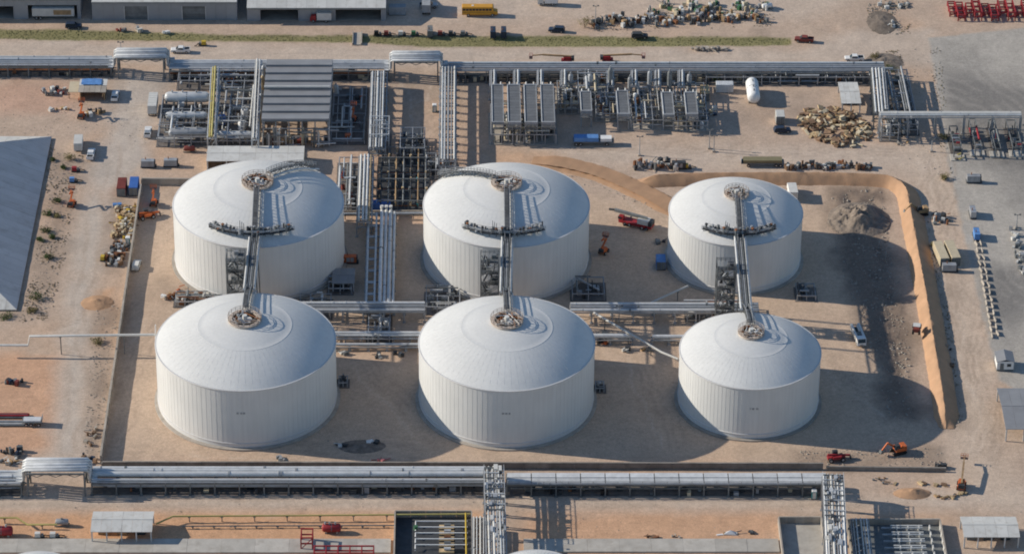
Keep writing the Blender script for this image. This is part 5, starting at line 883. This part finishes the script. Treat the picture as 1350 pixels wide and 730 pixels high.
def f_stack(c, n_=5, seed=1):
    def f():
        rd = random.Random(seed); o = []
        for i in range(n_):
            for j in range(rd.choice([1, 2, 3])): o.append(P('crate', MB().box((-(n_ - 1) * .65 + i * 1.3 + rd.uniform(-.1, .1), rd.uniform(-.15, .15), .35 + j * .62), (1.15, 1.1, .56), rd.uniform(-.12, .12)), rd.choice(c)))
        return o
    return f
def f_pipes(c, n_=7, L=6.0, seed=1):
    def f():
        rd = random.Random(seed); o = [P('bearer', MB().box((x, 0, .08), (.2, n_ * .36, .18)), 'wood_dark') for x in (-L * .3, L * .3)]
        for i in range(n_): o.append(P('pipe', MB().tube([(-L / 2 + rd.uniform(-.3, .3), -(n_ - 1) * .17 + i * .34, .34), (L / 2 + rd.uniform(-.3, .3), -(n_ - 1) * .17 + i * .34, .34)], .16, 8), rd.choice(c), 40))
        for i in range(n_ - 2): o.append(P('pipe', MB().tube([(-L / 2 + rd.uniform(-.3, .3), -(n_ - 3) * .17 + i * .34, .64), (L / 2 + rd.uniform(-.3, .3), -(n_ - 3) * .17 + i * .34, .64)], .16, 8), rd.choice(c), 40))
        return o
    return f
def f_scrap(c, n_=12, rx=2.4, ry=1.4, seed=1, hh=1.0):
    """jumbled machine parts on a pallet: boxes, drums, bars"""
    def f():
        rd = random.Random(seed); o = []
        for i in range(n_):
            x, y, m_ = rd.uniform(-rx, rx), rd.uniform(-ry, ry), rd.choice(c); k = rd.random(); h_ = rd.uniform(.3, 1.0) * hh * 1.4
            if k < .45: o.append(P('machine_part', MB().box((x, y, h_ / 2), (rd.uniform(.5, 1.6), rd.uniform(.4, 1.1), h_), rd.uniform(0, 3)), m_))
            elif k < .7: o.append(P('drum', MB().lathe([(.3, 0), (.3, h_)], (x, y, 0), 10), m_, 40))
            else: o.append(P('bar', MB().bar((x, y, .15 + rd.random() * .5), (x + rd.uniform(-2, 2), y + rd.uniform(-1, 1), .2 + rd.random() * hh), .16), m_))
        return o
    return f
PK, SV_ = 'pickup truck', 'car'
def pickup(c, l_, *a, **k): place('pickup_' + c, f_pickup(c), 'pickup_truck', l_, PK, *a, **k)
def suv(c, l_, *a, **k): place('suv_' + c, f_suv(c), 'parked_car', l_, 'car', *a, **k)
pickup('white', 'white pickup driving past the first upper portal', 238, 69, 180); pickup('white', 'white pickup parked right of the blue tarpaulin shed', 152, 129, 88); pickup('white', 'white pickup parked left of the vessel block', 195, 177, 90); pickup('white', 'white pickup behind the box van at upper left', 120, 206, 88)
suv('navy', 'dark car passing the workshop at the top left', 97, 37, 2); suv('navy', 'dark blue car on the upper apron right of the school bus', 734, 42, 172); suv('dark', 'small dark car close to the grass verge at upper right', 843, 50, 0); pickup('maroon', 'dark red pickup on the bare ground right of the verge end', 1060, 55, 170); pickup('white', 'white pickup behind the upper rack at right', 1126, 80, 180); suv('navy', 'blue grey car parked below the small pale cylinder near the timber pile', 1031, 174, 8)
suv('offwhite', 'small white car inside the left wall', 180, 352, 85); pickup('silver', 'silver pickup at the top edge near the white van', 565, 10, 5)
place('boxtruck', f_box('white', 'white', 7.2), 'box_truck', 'white box van parked at upper left of the dirt track', 'truck', 104, 194, 92); place('service', f_service('white'), 'service_truck', 'white service truck in the tank shadow near the front right tank', 'truck', 1131, 446, -82); place('tractor', f_box('red', 'offwhite', 6.4), 'box_truck', 'red and white truck in front of the open workshop', 'truck', 423, 28, 180); place('boxtruck', None, 'box_truck', 'white box van near the back of the berm', 'truck', 1044, 258, 92)
place('whitevan', f_box('offwhite', 'white', 6.0), 'box_truck', 'white van cut by the top edge right of the bus', 'truck', 722, 6, 180); place('bus', f_bus, 'school_bus', 'yellow school bus at the top edge', 'bus', 632, 20, 0)
place('trailer_w', f_trailer('offwhite', 12.5, 2.6, 'wood'), 'box_trailer', 'white trailer standing inside the open bay at top left', 'trailer', 71, 24, 0); place('trailer_v', f_trailer('offwhite', 8.0, 2.6), 'box_trailer', 'white box trailer parked left of the vessel block', 'trailer', 202, 146, 90); place('trailer_g', f_trailer('galv', 7.5, 2.5), 'box_trailer', 'grey trailer at the top edge beside the bus', 'trailer', 562, 14, 90)
place('flat_blue', f_flatbed(11.5, [(-2.0, 7.0, 2.3, 1.2, 'tarp_blue'), (3.6, 3.2, 2.2, .9, 'white')]), 'flatbed_trailer', 'flatbed trailer with blue and white load below the air coolers', 'trailer', 782, 190, 0); place('flat_tan', f_flatbed(12.0, [(0, 11.0, 2.3, .8, 'olive')]), 'flatbed_trailer', 'long olive flatbed trailer behind the rear right tank', 'trailer', 1005, 218, 180)
LB = 'orange boom lifts'
place('lift_o', f_lift('orange'), 'boom_lift', 'orange boom lift beside the left shrubs', 'lift', 95, 271, 80); place('lift_o', None, 'boom_lift', 'orange boom lift inside the corner of the left wall', 'lift', 203, 270, 85); place('lift_o', None, 'boom_lift', 'orange boom lift in the shadow right of the rear middle tank', 'lift', 796, 333, 60); place('lift_o', None, 'boom_lift', 'orange boom lift below the blue tarpaulin shed', 'lift', 108, 155, 80); place('lift_o', None, 'boom_lift', 'orange boom lift in the shade of the louvred building', 'lift', 466, 160, 80)
place('lift_l', f_long_lift('red'), 'boom_lift', 'long boom lift with red base on the upper service road', 'lift', 810, 82, 0); place('lift_l', None, 'boom_lift', 'long red boom lift folded left of the other on the upper road', 'lift', 738, 83, 178)
place('digger', f_digger('orange'), 'excavator', 'orange excavator in the shadow near the lower right wall', 'excavator', 1184, 596, 200); place('pump_y', f_pump('yellow'), 'pump_set', 'small yellow pump set on the road above the upper rack', 'pump', 267, 60, 180); place('digger_p', f_digger('wood'), 'excavator', 'small brown excavator right of the berm', 'excavator', 1214, 282, 190)
place('tele_r', f_telehandler('red'), 'telehandler', 'red telehandler near the front wall at right', 'telehandler', 1102, 606, 10); place('crane', f_crane('red'), 'mobile_crane', 'red mobile crane on the lit ground right of the rear middle tank', 'crane', 839, 298, 155); place('lift_p', f_long_lift('orange'), 'boom_lift', 'pale orange lift at the right end of the front wall', 'lift', 1268, 636, 80); place('roller', f_roller, 'road_roller', 'maroon road roller standing on the berm slope', 'roller', 1208, 438, 80, None, 1.2); place('tele_o', f_telehandler('orange'), 'telehandler', 'low rust red machine below the lift in the corner of the left wall', 'telehandler', 194, 287, 20)
place('cont_b', f_container('blue'), 'shipping_container', 'blue container at the top end of the left wall', 'container', 177, 251, 90); place('cont_m', f_container('maroon'), 'shipping_container', 'rust red container beside the blue one', 'container', 161, 252, 90); place('cont_t', f_container('cream', 9.0), 'shipping_container', 'left one of two tan containers right of the berm', 'container', 1240, 340, 97); place('cont_t', None, 'shipping_container', 'right one of two tan containers right of the berm', 'container', 1255, 339, 97); place('cont_b2', f_container('tarp_blue', 4.0), 'shipping_container', 'short blue container left of the rear right tank', 'container', 871, 351, 90)
place('cont_c', f_container('wood_pale', 5.0), 'shipping_container', 'bright tan crate right of the short coolers', 'container', 929, 128, 90); place('cont_g', f_container('clad', 5.0), 'shipping_container', 'pale grey container right of the tan crate', 'container', 955, 120, 0); place('cont_w', f_container('offwhite', 4.0), 'shipping_container', 'small white container left of the timber pile', 'container', 1028, 160, 90); place('cont_n', f_container('galv', 5.0), 'shipping_container', 'grey container in the shade behind the open workshop end', 'container', 524, 18, 0)
for i, (a, b_, c) in enumerate([(196, 220, 'clad_dull'), (226, 219, 'clad_dull'), (895, 222, 'dark'), (1252, 357, 'galv'), (1282, 284, 'silver'), (1287, 313, 'tarp_blue'), (650, 47, 'navy'), (664, 47, 'navy'), (567, 46, 'steel'), (1284, 240, 'galv')]): place('gen_' + c, f_genset(c), 'generator', ['left one of two grey generators behind the rear left tank', 'right one of two grey generators behind the rear left tank', 'dark generator near the ramp behind the berm', 'grey generator below the two tan containers', 'silver unit at the edge of the paved yard', 'blue unit at the edge of the paved yard above the barriers', 'left one of two dark units beside the grass verge', 'right one of two dark units beside the grass verge', 'grey unit among the machines above the grass verge', 'small grey unit on the paved yard'][i], 'generator', a, b_, [0, 0, 0, 0, 90, 90, 90, 90, 90, 0][i])
place('toilet', f_toilet('teal'), 'portable_toilet', 'teal portable toilet beside the left wall', 'toilet', 169, 322, 0); place('toilet', None, 'portable_toilet', 'teal portable toilet below the front rack by the right bridge', 'toilet', 1073, 656, 0); place('toilet', None, 'portable_toilet', 'teal portable toilet beside the narrow rack by the bare lane', 'toilet', 573, 147, 0)
place('tskid_r', f_tank_skid('maroon'), 'tank_skid', 'dark red tank skid behind the rear left tank', 'tank', 250, 200, 0); place('tskid_w', f_tank_skid('white'), 'tank_skid', 'white tank skid near the top edge at right', 'tank', 1011, 12, 20); place('tskid_t', f_tank_skid('galv'), 'tank_skid', 'grey tank skid left of the white roofed shed at lower left', 'tank', 82, 692, 0); place('pump_y', f_pump('yellow'), 'pump_set', 'yellow pump set behind the berm', 'pump', 906, 222, 0); place('pump_w', f_pump('offwhite'), 'pump_set', 'white pump set at lower left, left one', 'pump', 52, 708, 0); place('pump_w', None, 'pump_set', 'white pump set at lower left, right one', 'pump', 72, 708, 0)
place('pump_r', f_pump('red'), 'pump_set', 'red and white pump set beside the upper left shrubs', 'pump', 100, 226, 0); place('pump_b', f_pump('tarp_blue'), 'pump_set', 'blue pump set beside the left shrubs', 'pump', 97, 240, 0); place('toolbox', f_genset('orange'), 'generator', 'orange unit in the shadow right of the rear left tank', 'generator', 462, 346, 0); place('tarp_box', f_stack(['tarp_blue', 'tarp_blue', 'wood'], 2, 4), 'crate_stack', 'crates under blue cover at the top of the timber row', 'crates', 155, 271, 10); place('cont_bl', f_container('blue', 5.0), 'shipping_container', 'bright blue box in front of the valve manifold', 'container', 503, 277, 0)
place('pump_y', None, 'pump_set', 'yellow pump set at the lower end of the scrap by the left wall', 'pump', 136, 342, 80)
# ================================================================== STACKS, TIMBER, SCRAP, PLANTS
MIX = ['steel', 'dark', 'galv', 'rust', 'wood_dark', 'offwhite']; TIM = ['wood', 'wood_pale', 'wood_dark', 'cream']
# timber rows along the left wall
for i in range(6): place('tim%d' % i, f_scrap(TIM + TIM + ['yellow', 'offwhite', 'steel'], 30, 2.7, 1.4, 40 + i, .8), 'timber_stack', '%s timber stack from the top along the left wall' % ORD[i], 'timber stack', 167 - i * 1.2, 276 + i * 7, 4 - i, 'timber stacks along the left wall')
for i in range(5): place('scr%d' % i, f_scrap(MIX, 14, 2.4, 1.3, 60 + i, 1.0), 'scrap_pile', '%s scrap pile from the top below the timber stacks' % ORD[i], 'scrap pile', 160 - i * 3, 324 + i * 6, 5, 'scrap beside the left wall')
# the big loose timber pile: every plank and crate a piece
def timber_pile():
    x, y = G(1100, 168); t = thing('timber_pile', 'large jumbled pile of broken crates and planks at upper right', 'timber pile', (x, y, 0)); rd = random.Random(6); meshes = [MB().box((0, 0, 0), d).mesh('plank', m_) for d in ((3.0, .4, .3), (2.2, .7, .25), (1.4, 1.2, .9), (2.0, 1.6, .3), (1.0, .9, .7)) for m_ in ('wood', 'wood_dark', 'wood_pale', 'wood_dark', 'cream')]
    k = 0
    while k < 230:
        u, v = rd.uniform(-1, 1), rd.uniform(-1, 1)
        if u * u + v * v > 1: continue
        X, Y = u * 9.5 + v * -2.5, v * 11.5; hh = 1.7 * (1 - (u * u + v * v)) ; o = link(rd.choice(['plank', 'crate_piece']), rd.choice(meshes), t, (X, Y, .2 + rd.uniform(.2, 1) * hh)); o.rotation_euler = (rd.uniform(-.35, .35), rd.uniform(-.35, .35), rd.uniform(0, 3.14)); k += 1
timber_pile()
items = []
def scrap(l_, px, py, c=MIX, n_=14, rx=2.4, ry=1.3, hh=1.0, rot=0, cat='scrap pile', name='scrap_pile', group=None):
    items.append(1); place('s%d' % len(items), f_scrap(c, n_, rx, ry, 100 + len(items), hh), name, l_, cat, px, py, rot, group)
scrap('dark machinery pile left of the blue tarpaulin shed', 74, 122, ['dark', 'steel', 'maroon', 'offwhite', 'galv'], 20, 3.6, 1.8, 1.3); scrap('jumbled parts below the blue tarpaulin shed', 125, 150, ['steel', 'dark', 'orange', 'wood', 'offwhite'], 18, 2.6, 2.0, 1.2); scrap('small bits on the red soil left of the dirt track', 78, 145, ['offwhite', 'steel', 'wood'], 8, 2.8, 1.0, .6)
for i in range(5): scrap('tank end and pallet group, %s from the left behind the ramp' % ORD[i], 842 + i * 11, 222 - (i % 2) * 3, ['dark', 'steel', 'galv', 'offwhite', 'rust'], 12, 1.3, 1.4, 1.8)
for i in range(8): scrap('dark parts, %s from the left in the row behind the berm' % ORD[i], 1045 + i * 14, 222 - (i % 3), ['dark', 'wood_dark', 'steel', 'rust', 'offwhite'], 14, 1.7, 1.2, 1.2)
for i in range(16): scrap('scrap heap, %s from the left along the front of the upper scrap yard' % ORD[i], 785 + i * 14.5, 33 - (i % 3) * 3 - i * .4, ['dark', 'galv', 'offwhite', 'steel', 'wood', 'rust'], 16, 1.8, 2.0, 1.3)
for i in range(10): scrap('scrap heap, %s from the left at the back of the upper scrap yard' % ORD[i], 862 + i * 16, 18 - (i % 2) * 9, ['dark', 'galv', 'offwhite', 'steel', 'wood', 'cream', 'green'], 15, 1.9, 2.4, 1.4)
for i, (a, b_) in enumerate([(1168, 8), (1172, 34), (1190, 8)]): scrap(['rubble left of the red steel at the top', 'rubble below the top heap', 'grey bits left of the red steel racks'][i], a, b_, ['stone', 'steel', 'offwhite'], 12, 2.0, 2.2, .8)
for i in range(7): place('r%d' % i, f_scrap(['stone', 'concrete'], 8, 1.0, .8, 300 + i, .7), 'rock_group', 'group of boulders, %s from the left below the verge' % ORD[i], 'rocks', 916 + i * 6.6, 66, 0, 'boulders on the upper road edge')
for i, (a, b_, c) in enumerate([(498, 47, 'black'), (511, 47, 'maroon'), (530, 47, 'offwhite'), (547, 47, 'green'), (582, 47, 'maroon'), (596, 47, 'dark'), (612, 47, 'steel')]): place('m_' + c, f_pump(c), 'pump_set', 'machine, %s from the left in the row above the verge' % ORD[i], 'machine', a, b_, 0)
scrap('red brown bits above the verge at left', 160, 41, ['maroon', 'steel'], 6, 1.6, .8, .8); scrap('white heap above the verge at left', 183, 41, ['offwhite', 'stone', 'galv'], 9, 1.4, .9, 1.0); scrap('white sacks above the verge at left', 219, 45, ['white', 'offwhite'], 5, .9, .6, .8)
scrap('rubble and valves in front of the tan crate', 935, 150, ['cream', 'offwhite', 'steel', 'navy'], 14, 1.6, 4.0, .9); scrap('scattered pallets below the right rack junction', 1190, 190, ['wood', 'stone', 'steel'], 8, 2.2, .8, .5); scrap('pallets and drums below the loading bays', 1262, 208, ['dark', 'wood', 'pale_yellow'], 8, 1.0, 2.0, .6)
scrap('machinery pile right of the brown excavator', 1240, 290, ['wood_dark', 'steel', 'rust', 'offwhite', 'dark'], 20, 2.4, 2.4, 1.2); scrap('rubble at the end of the berm road', 1228, 430, ['stone', 'rust', 'dark'], 8, 1.5, 3.0, .6); scrap('dark debris line right of the berm', 1246, 470, ['wood_dark', 'stone', 'dark'], 16, 1.8, 7.0, .5)
scrap('broken bits beside the front left tank corner', 224, 392, ['offwhite', 'white', 'rust', 'wood'], 14, 2.8, 1.6, .9); scrap('orange bits at the foot of the rear left tank', 236, 382, ['orange', 'orange', 'dark'], 5, .9, .8, .7); scrap('dark drill pipe bundle at the left edge', 14, 505, ['dark', 'navy', 'steel', 'maroon'], 16, 3.6, .9, 1.0); scrap('dark pump group at the left edge above the portal', 18, 598, ['navy', 'dark', 'steel'], 16, 3.4, 1.3, 1.4); scrap('loose parts above the left portal', 20, 610, ['wood', 'steel', 'offwhite', 'rust'], 16, 4.0, 1.2, .6); scrap('dark parts at the lower end of the left wall', 118, 606, ['navy', 'dark', 'wood_dark'], 12, 1.6, 1.6, 1.0); scrap('weathered bits beside the lower left wall', 120, 575, ['wood_dark', 'stone', 'steel'], 10, 1.2, 4.0, .7)
place('redpipes', f_pipes(['red', 'maroon', 'steel'], 6, 9.0, 5), 'pipe_bundle', 'red and dark pipe bundle at the left edge', 'pipe bundle', 14, 549, 0); place('greypipes', f_pipes(['galv', 'steel', 'offwhite'], 7, 9.0, 6), 'pipe_bundle', 'grey pipe bundle below the red one at the left edge', 'pipe bundle', 20, 559, 0); place('flatgrey', f_flatbed(5.0, [(0, 4.4, 2.0, .3, 'clad')]), 'flatbed_trailer', 'small flat grey trailer at the end of the pipe bundles', 'trailer', 43, 559, 0)
scrap('dark debris right of the front wall end', 1240, 618, ['dark', 'wood_dark'], 8, 1.2, 1.2, 1.2)
for i, (a, b_) in enumerate([(1158, 631), (1172, 636), (1222, 637), (1240, 640), (1260, 655), (1268, 650), (1243, 655)]): scrap('pipe pieces and pallets, %s from the left on the bare ground at lower right' % ORD[i], a, b_, ['wood_dark', 'wood', 'steel', 'wood_pale'], 5, 1.8, .5, .4)
scrap('white parts on the orange soil at lower right', 982, 702, ['steel', 'offwhite', 'dark'], 6, 3.0, .6, .4); scrap('rusty bars on the orange soil above the slabs', 853, 708, ['rust', 'wood_dark'], 8, 2.2, .3, .3); scrap('dark bits on the orange soil above the slabs', 893, 707, ['dark', 'stone'], 4, 1.3, .3, .4)
def frame_tent():
    x, y = G(962, 703); t = thing('sheet_stack', 'pointed stack of white sheeting on the orange soil', 'sheeting', (x, y, 0)); MB().add([(-1.8, -.6, 0), (1.8, -.7, 0), (1.9, .6, 0), (-1.0, .7, 0), (.2, .2, .9)], [(0, 1, 4), (1, 2, 4), (2, 3, 4), (3, 0, 4), (3, 2, 1, 0)]).build('sheet_cover', 'clad', t); pbox('pallet', 'wood', t, (.1, 0, .06), (3.2, 1.2, .14)); pbox('loose_sheet', 'white', t, (-2.4, -.4, .06), (1.6, .5, .08), .2)
frame_tent()
# parts on the enclosure floor
for i, (a, b_) in enumerate([(498, 470), (523, 468), (452, 466), (828, 462), (850, 462), (793, 452), (448, 587), (490, 584), (500, 608), (370, 606), (480, 409), (870, 320)]): scrap(['valve parts in the sunlit patch between front tanks, left', 'valve parts in the sunlit patch between front tanks, right', 'bits at the right rear of the front left tank', 'parts on the lit ground right of the front middle tank, left', 'parts on the lit ground right of the front middle tank, right', 'orange and dark bits behind the front middle tank', 'debris on the mud heap, left', 'debris on the mud heap, right', 'red pump set on the front wall', 'grey bits behind the front wall at left', 'bits at the end of the fat pipes', 'bits left of the rear right tank'][i], a, b_, [['offwhite', 'steel', 'dark'], ['dark', 'steel'], ['steel', 'offwhite'], ['dark', 'steel', 'offwhite'], ['wood', 'dark', 'steel'], ['orange', 'dark'], ['dark', 'offwhite'], ['dark', 'white'], ['pink', 'maroon'], ['galv', 'steel'], ['dark'], ['dark', 'steel']][i], 7, 1.3, .7, .8)
# floodlight poles and lamp masts
def mast(label, px, py, h, arms=2):
    x, y = G(px, py); t = thing('light_mast', label, 'light mast', (x, y, 0)); MB().tube([(0, 0, -.1), (0, 0, h)], [.16, .08], 8).build('pole', 'galv', t, 40); pbox('foundation', 'concrete', t, (0, 0, .15), (.8, .8, .5)); pbox('cross_arm', 'steel', t, (0, 0, h), (1.8, .12, .12))
    for s in (-.7, .7)[:arms]: pbox('floodlight', 'steel', t, (s, -.1, h + .2), (.5, .25, .35))
for i, (a, b_, h) in enumerate([(843, 205, 6), (160, 76, 5), (785, 36, 7), (816, 425, 5), (1228, 200, 4), (1350, 190, 6), (935, 196, 6), (941, 200, 5), (1340, 300, 4)]): mast(['thin mast right of the flatbed trailer', 'thin mast behind the first upper portal', 'mast beside the bush at the upper scrap yard', 'mast beside the white diagonal pipe', 'mast at the edge of the paved yard', 'mast at the right edge below the yard rack', 'left of two poles in front of the tan crate', 'right of two poles in front of the tan crate', 'mast at the right edge above the barriers'][i], a, b_, h)
# concrete barriers strung along the paved yard, two lines
bar_m = MB().prism([(-.3, 0), (.3, 0), (.3, .12), (.12, .4), (.09, .85), (-.09, .85), (-.12, .4), (-.3, .12)], -1.45, 1.45).mesh('concrete_barrier', 'concrete')
for k, (xa, ya, xb, yb, n_) in enumerate([(1287, 322, 1308, 443, 15), (1293, 322, 1315, 440, 14)]):
    for i in range(n_):
        u = i / (n_ - 1); x, y = G(xa + (xb - xa) * u, ya + (yb - ya) * u); o = tag(link('concrete_barrier', bar_m, None, (x, y, 0)), 'concrete barrier, %s from the top in the %s line on the paved yard' % (ORD[i], ['left', 'right'][k]), 'barrier', 'barriers on the paved yard'); o.rotation_euler = (0, 0, .12 + random.uniform(-.16, .16)); o.scale = (.8, .8, .8)
for i in range(5): place('dr%d' % i, f_scrap(['offwhite', 'galv', 'steel'], 9, 1.0, 2.4, 500 + i, .8), 'parts_row', 'parts row, %s from the top at the right edge of the yard' % ORD[i], 'parts', 1338 + i * 2, 308 + i * 12, 0)
# culvert crossing in the verge
x, y = G(471, 52); t = thing('culvert_crossing', 'small concrete crossing over the grass verge', 'crossing', (x, y, 0)); pbox('deck', 'concrete_pale', t, (0, 0, .1), (2.2, 7.5, .3)); 
for s in (-1, 1): pbox('parapet', 'concrete', t, (s * 1.3, 0, .35), (.3, 7.5, .8))
# shrubs: stems and small leaf faces through the crown
def shrub(label, px, py, r, h, m_, seed, name='shrub', cat='shrub'):
    rd = random.Random(seed); x, y = G(px, py); t = thing(name, label, cat, (x, y, 0)); b_ = MB()
    for k in range(5): a = rd.uniform(0, 6.28); b_.tube([(0, 0, -.1), (math.cos(a) * r * .3, math.sin(a) * r * .3, h * .4), (math.cos(a) * r * .6, math.sin(a) * r * .6, h * .8)], [.09, .06, .03], 5)
    b_.build('stem', 'bark', t); lf = MB(); cl = [(rd.uniform(-.6, .6) * r, rd.uniform(-.6, .6) * r, rd.uniform(.3, .85) * h, rd.uniform(.3, .55) * r) for _ in range(9)]
    for i in range(420):
        c = rd.choice(cl); d = Vector((rd.gauss(0, 1), rd.gauss(0, 1), rd.gauss(0, .7))).normalized() * c[3] * rd.uniform(.5, 1.1); p = Vector(c[:3]) + d; p.z = max(p.z, .05); s = rd.uniform(.1, .22)
        u = Vector((rd.gauss(0, 1), rd.gauss(0, 1), rd.gauss(0, .6))).normalized() * s; v = Vector((rd.gauss(0, 1), rd.gauss(0, 1), rd.gauss(0, 1))).normalized() * s * .7; lf.add([p - u, p + v, p + u, p - v], [(0, 1, 2, 3)])
    me = bpy.data.meshes.new('crown'); me.from_pydata(lf.v, [], lf.f); me.materials.append(D(m_)); link('crown', me, t)
sh = [(93, 210, 1.9, 1.6, 'leaf_dry'), (75, 266, 1.4, 1.0, 'leaf'), (62, 283, 1.6, 1.0, 'leaf'), (60, 305, 1.8, 1.2, 'leaf'), (69, 313, 1.3, .8, 'leaf'), (63, 340, 1.7, 1.1, 'leaf'), (76, 285, 1.2, .8, 'leaf_dry'), (54, 317, 1.2, .8, 'leaf'), (48, 394, 2.1, 1.6, 'leaf'), (42, 410, 1.5, 1.0, 'leaf_dry'), (70, 212, 1.0, .7, 'leaf'), (8, 418, 2.2, .8, 'leaf'), (84, 222, 1.0, .8, 'leaf')]
for i, s in enumerate(sh): shrub('low shrub, %s from the top beside the grey hipped roof' % ORD[sorted(range(len(sh)), key=lambda k: sh[k][1]).index(i)], *s, 700 + i)
shrub('yellowish bush at the left end of the upper scrap yard', 771, 36, 2.6, 3.4, 'leaf_dry', 731, 'bush', 'bush'); shrub('low green bush behind the bend of the upper rack', 1172, 92, 2.6, 1.6, 'leaf', 732, 'bush', 'bush'); shrub('dry yellow bush by the yard rack crossing', 1243, 184, 1.6, 1.2, 'leaf_dry', 733, 'bush', 'bush'); shrub('dry bush on the edge of the paved yard', 1246, 236, 1.6, 1.0, 'leaf_dry', 734, 'bush', 'bush'); shrub('small green bush under the upper rack right of the coolers', 945, 108, 1.4, 1.6, 'leaf', 735, 'bush', 'bush'); shrub('dry bush above the upper rack bend', 1155, 76, 2.0, 1.0, 'leaf_dry', 736, 'bush', 'bush'); shrub('dry bush left of the tan containers', 1231, 325, 1.3, .9, 'leaf_dry', 737, 'bush', 'bush'); shrub('dry bush under the pipeline by the left wall', 127, 452, 1.8, 1.0, 'leaf_dry', 738, 'bush', 'bush')
# clods and stones scattered over the bare soil
rk = MB(); rd = random.Random(77)
def clod(x, y, s, z=0):
    v = [(x + math.cos(a) * s * rd.uniform(.6, 1), y + math.sin(a) * s * rd.uniform(.6, 1), z - .1) for a in (0, 1.26, 2.5, 3.77, 5.0)] + [(x + rd.uniform(-.3, .3) * s, y, z + s * rd.uniform(.4, .9))]; rk.add(v, [(0, 1, 5), (1, 2, 5), (2, 3, 5), (3, 4, 5), (4, 0, 5)])
def strew(pts, n_, s0, s1):
    P_ = px_poly(pts); xs_ = [p[0] for p in P_]; ys_ = [p[1] for p in P_]; X = np.array([rd.uniform(min(xs_), max(xs_)) for _ in range(n_)]); Y = np.array([rd.uniform(min(ys_), max(ys_)) for _ in range(n_)]); m_ = poly_sd(X, Y, P_) > 0
    for x, y in zip(X[m_], Y[m_]): clod(x, y, rd.uniform(s0, s1) * rd.choice([.6, .8, 1, 1.3]))
strew([(1095, 252), (1162, 248), (1175, 330), (1200, 440), (1202, 552), (1166, 552), (1140, 440), (1102, 335)], 1500, .15, .5); strew([(60, 200), (110, 205), (85, 330), (62, 425), (25, 420), (60, 290)], 700, .12, .35); strew([(1225, 300), (1252, 420), (1266, 560), (1242, 560), (1220, 420)], 450, .12, .4); strew([(125, 400), (162, 400), (132, 606), (108, 606)], 500, .12, .35); strew([(1050, 594), (1240, 590), (1250, 612), (1050, 616)], 400, .12, .35); strew([(1140, 5), (1185, 5), (1190, 48), (1150, 40)], 300, .15, .45); strew([(740, 225), (880, 262), (860, 275), (740, 235)], 250, .12, .35); strew([(0, 108), (340, 108), (340, 190), (0, 190)], 500, .08, .25); strew([(140, 250), (1160, 250), (1230, 606), (140, 606)], 700, .06, .2); strew([(0, 640), (1350, 640), (1350, 730), (0, 730)], 600, .06, .2); strew([(1150, 70), (1240, 60), (1245, 230), (1200, 230)], 400, .1, .3)
stuff(tag(rk.build('loose_stones', 'stone'), 'clods and stones scattered over the bare soil', 'stones'))

# dry weeds in patches: tiny blades
wd_ = MB()
def weeds(pts, n_, h_):
    P_ = px_poly(pts); xs_ = [p[0] for p in P_]; ys_ = [p[1] for p in P_]; X = np.array([rd.uniform(min(xs_), max(xs_)) for _ in range(n_)]); Y = np.array([rd.uniform(min(ys_), max(ys_)) for _ in range(n_)]); m_ = (poly_sd(X, Y, P_) > 0) & (fbm(X, Y, 5, 91) > .47)
    for x, y in zip(X[m_], Y[m_]):
        for k in range(3): a = rd.uniform(0, 3.14); s = rd.uniform(.06, .2); dx, dy = math.cos(a) * s, math.sin(a) * s; wd_.add([(x - dx, y - dy, -.1), (x + dx, y + dy, -.1), (x + dx * 1.2, y + dy * 1.2 + .1, rd.uniform(.4, 1) * h_), (x - dx * .8, y - dy, rd.uniform(.4, 1) * h_)], [(0, 1, 2, 3)])
weeds([(62, 190), (112, 205), (88, 330), (66, 425), (25, 425), (58, 290)], 1400, .12); weeds([(1222, 280), (1250, 400), (1270, 560), (1244, 560), (1218, 400)], 800, .12);  weeds([(1140, 70), (1185, 66), (1200, 110), (1150, 100)], 500, .15); weeds([(1225, 60), (1240, 60), (1256, 230), (1240, 230)], 500, .12); weeds([(1140, 0), (1200, 0), (1200, 50), (1150, 45)], 500, .12); weeds([(780, 20), (1020, 10), (1020, 36), (780, 42)], 700, .15)
me = bpy.data.meshes.new('dry_weeds'); me.from_pydata(wd_.v, [], wd_.f); me.materials.append(D('weed')); stuff(tag(link('dry_weeds', me), 'dry brown weeds in patches over the bare soil', 'weeds'))
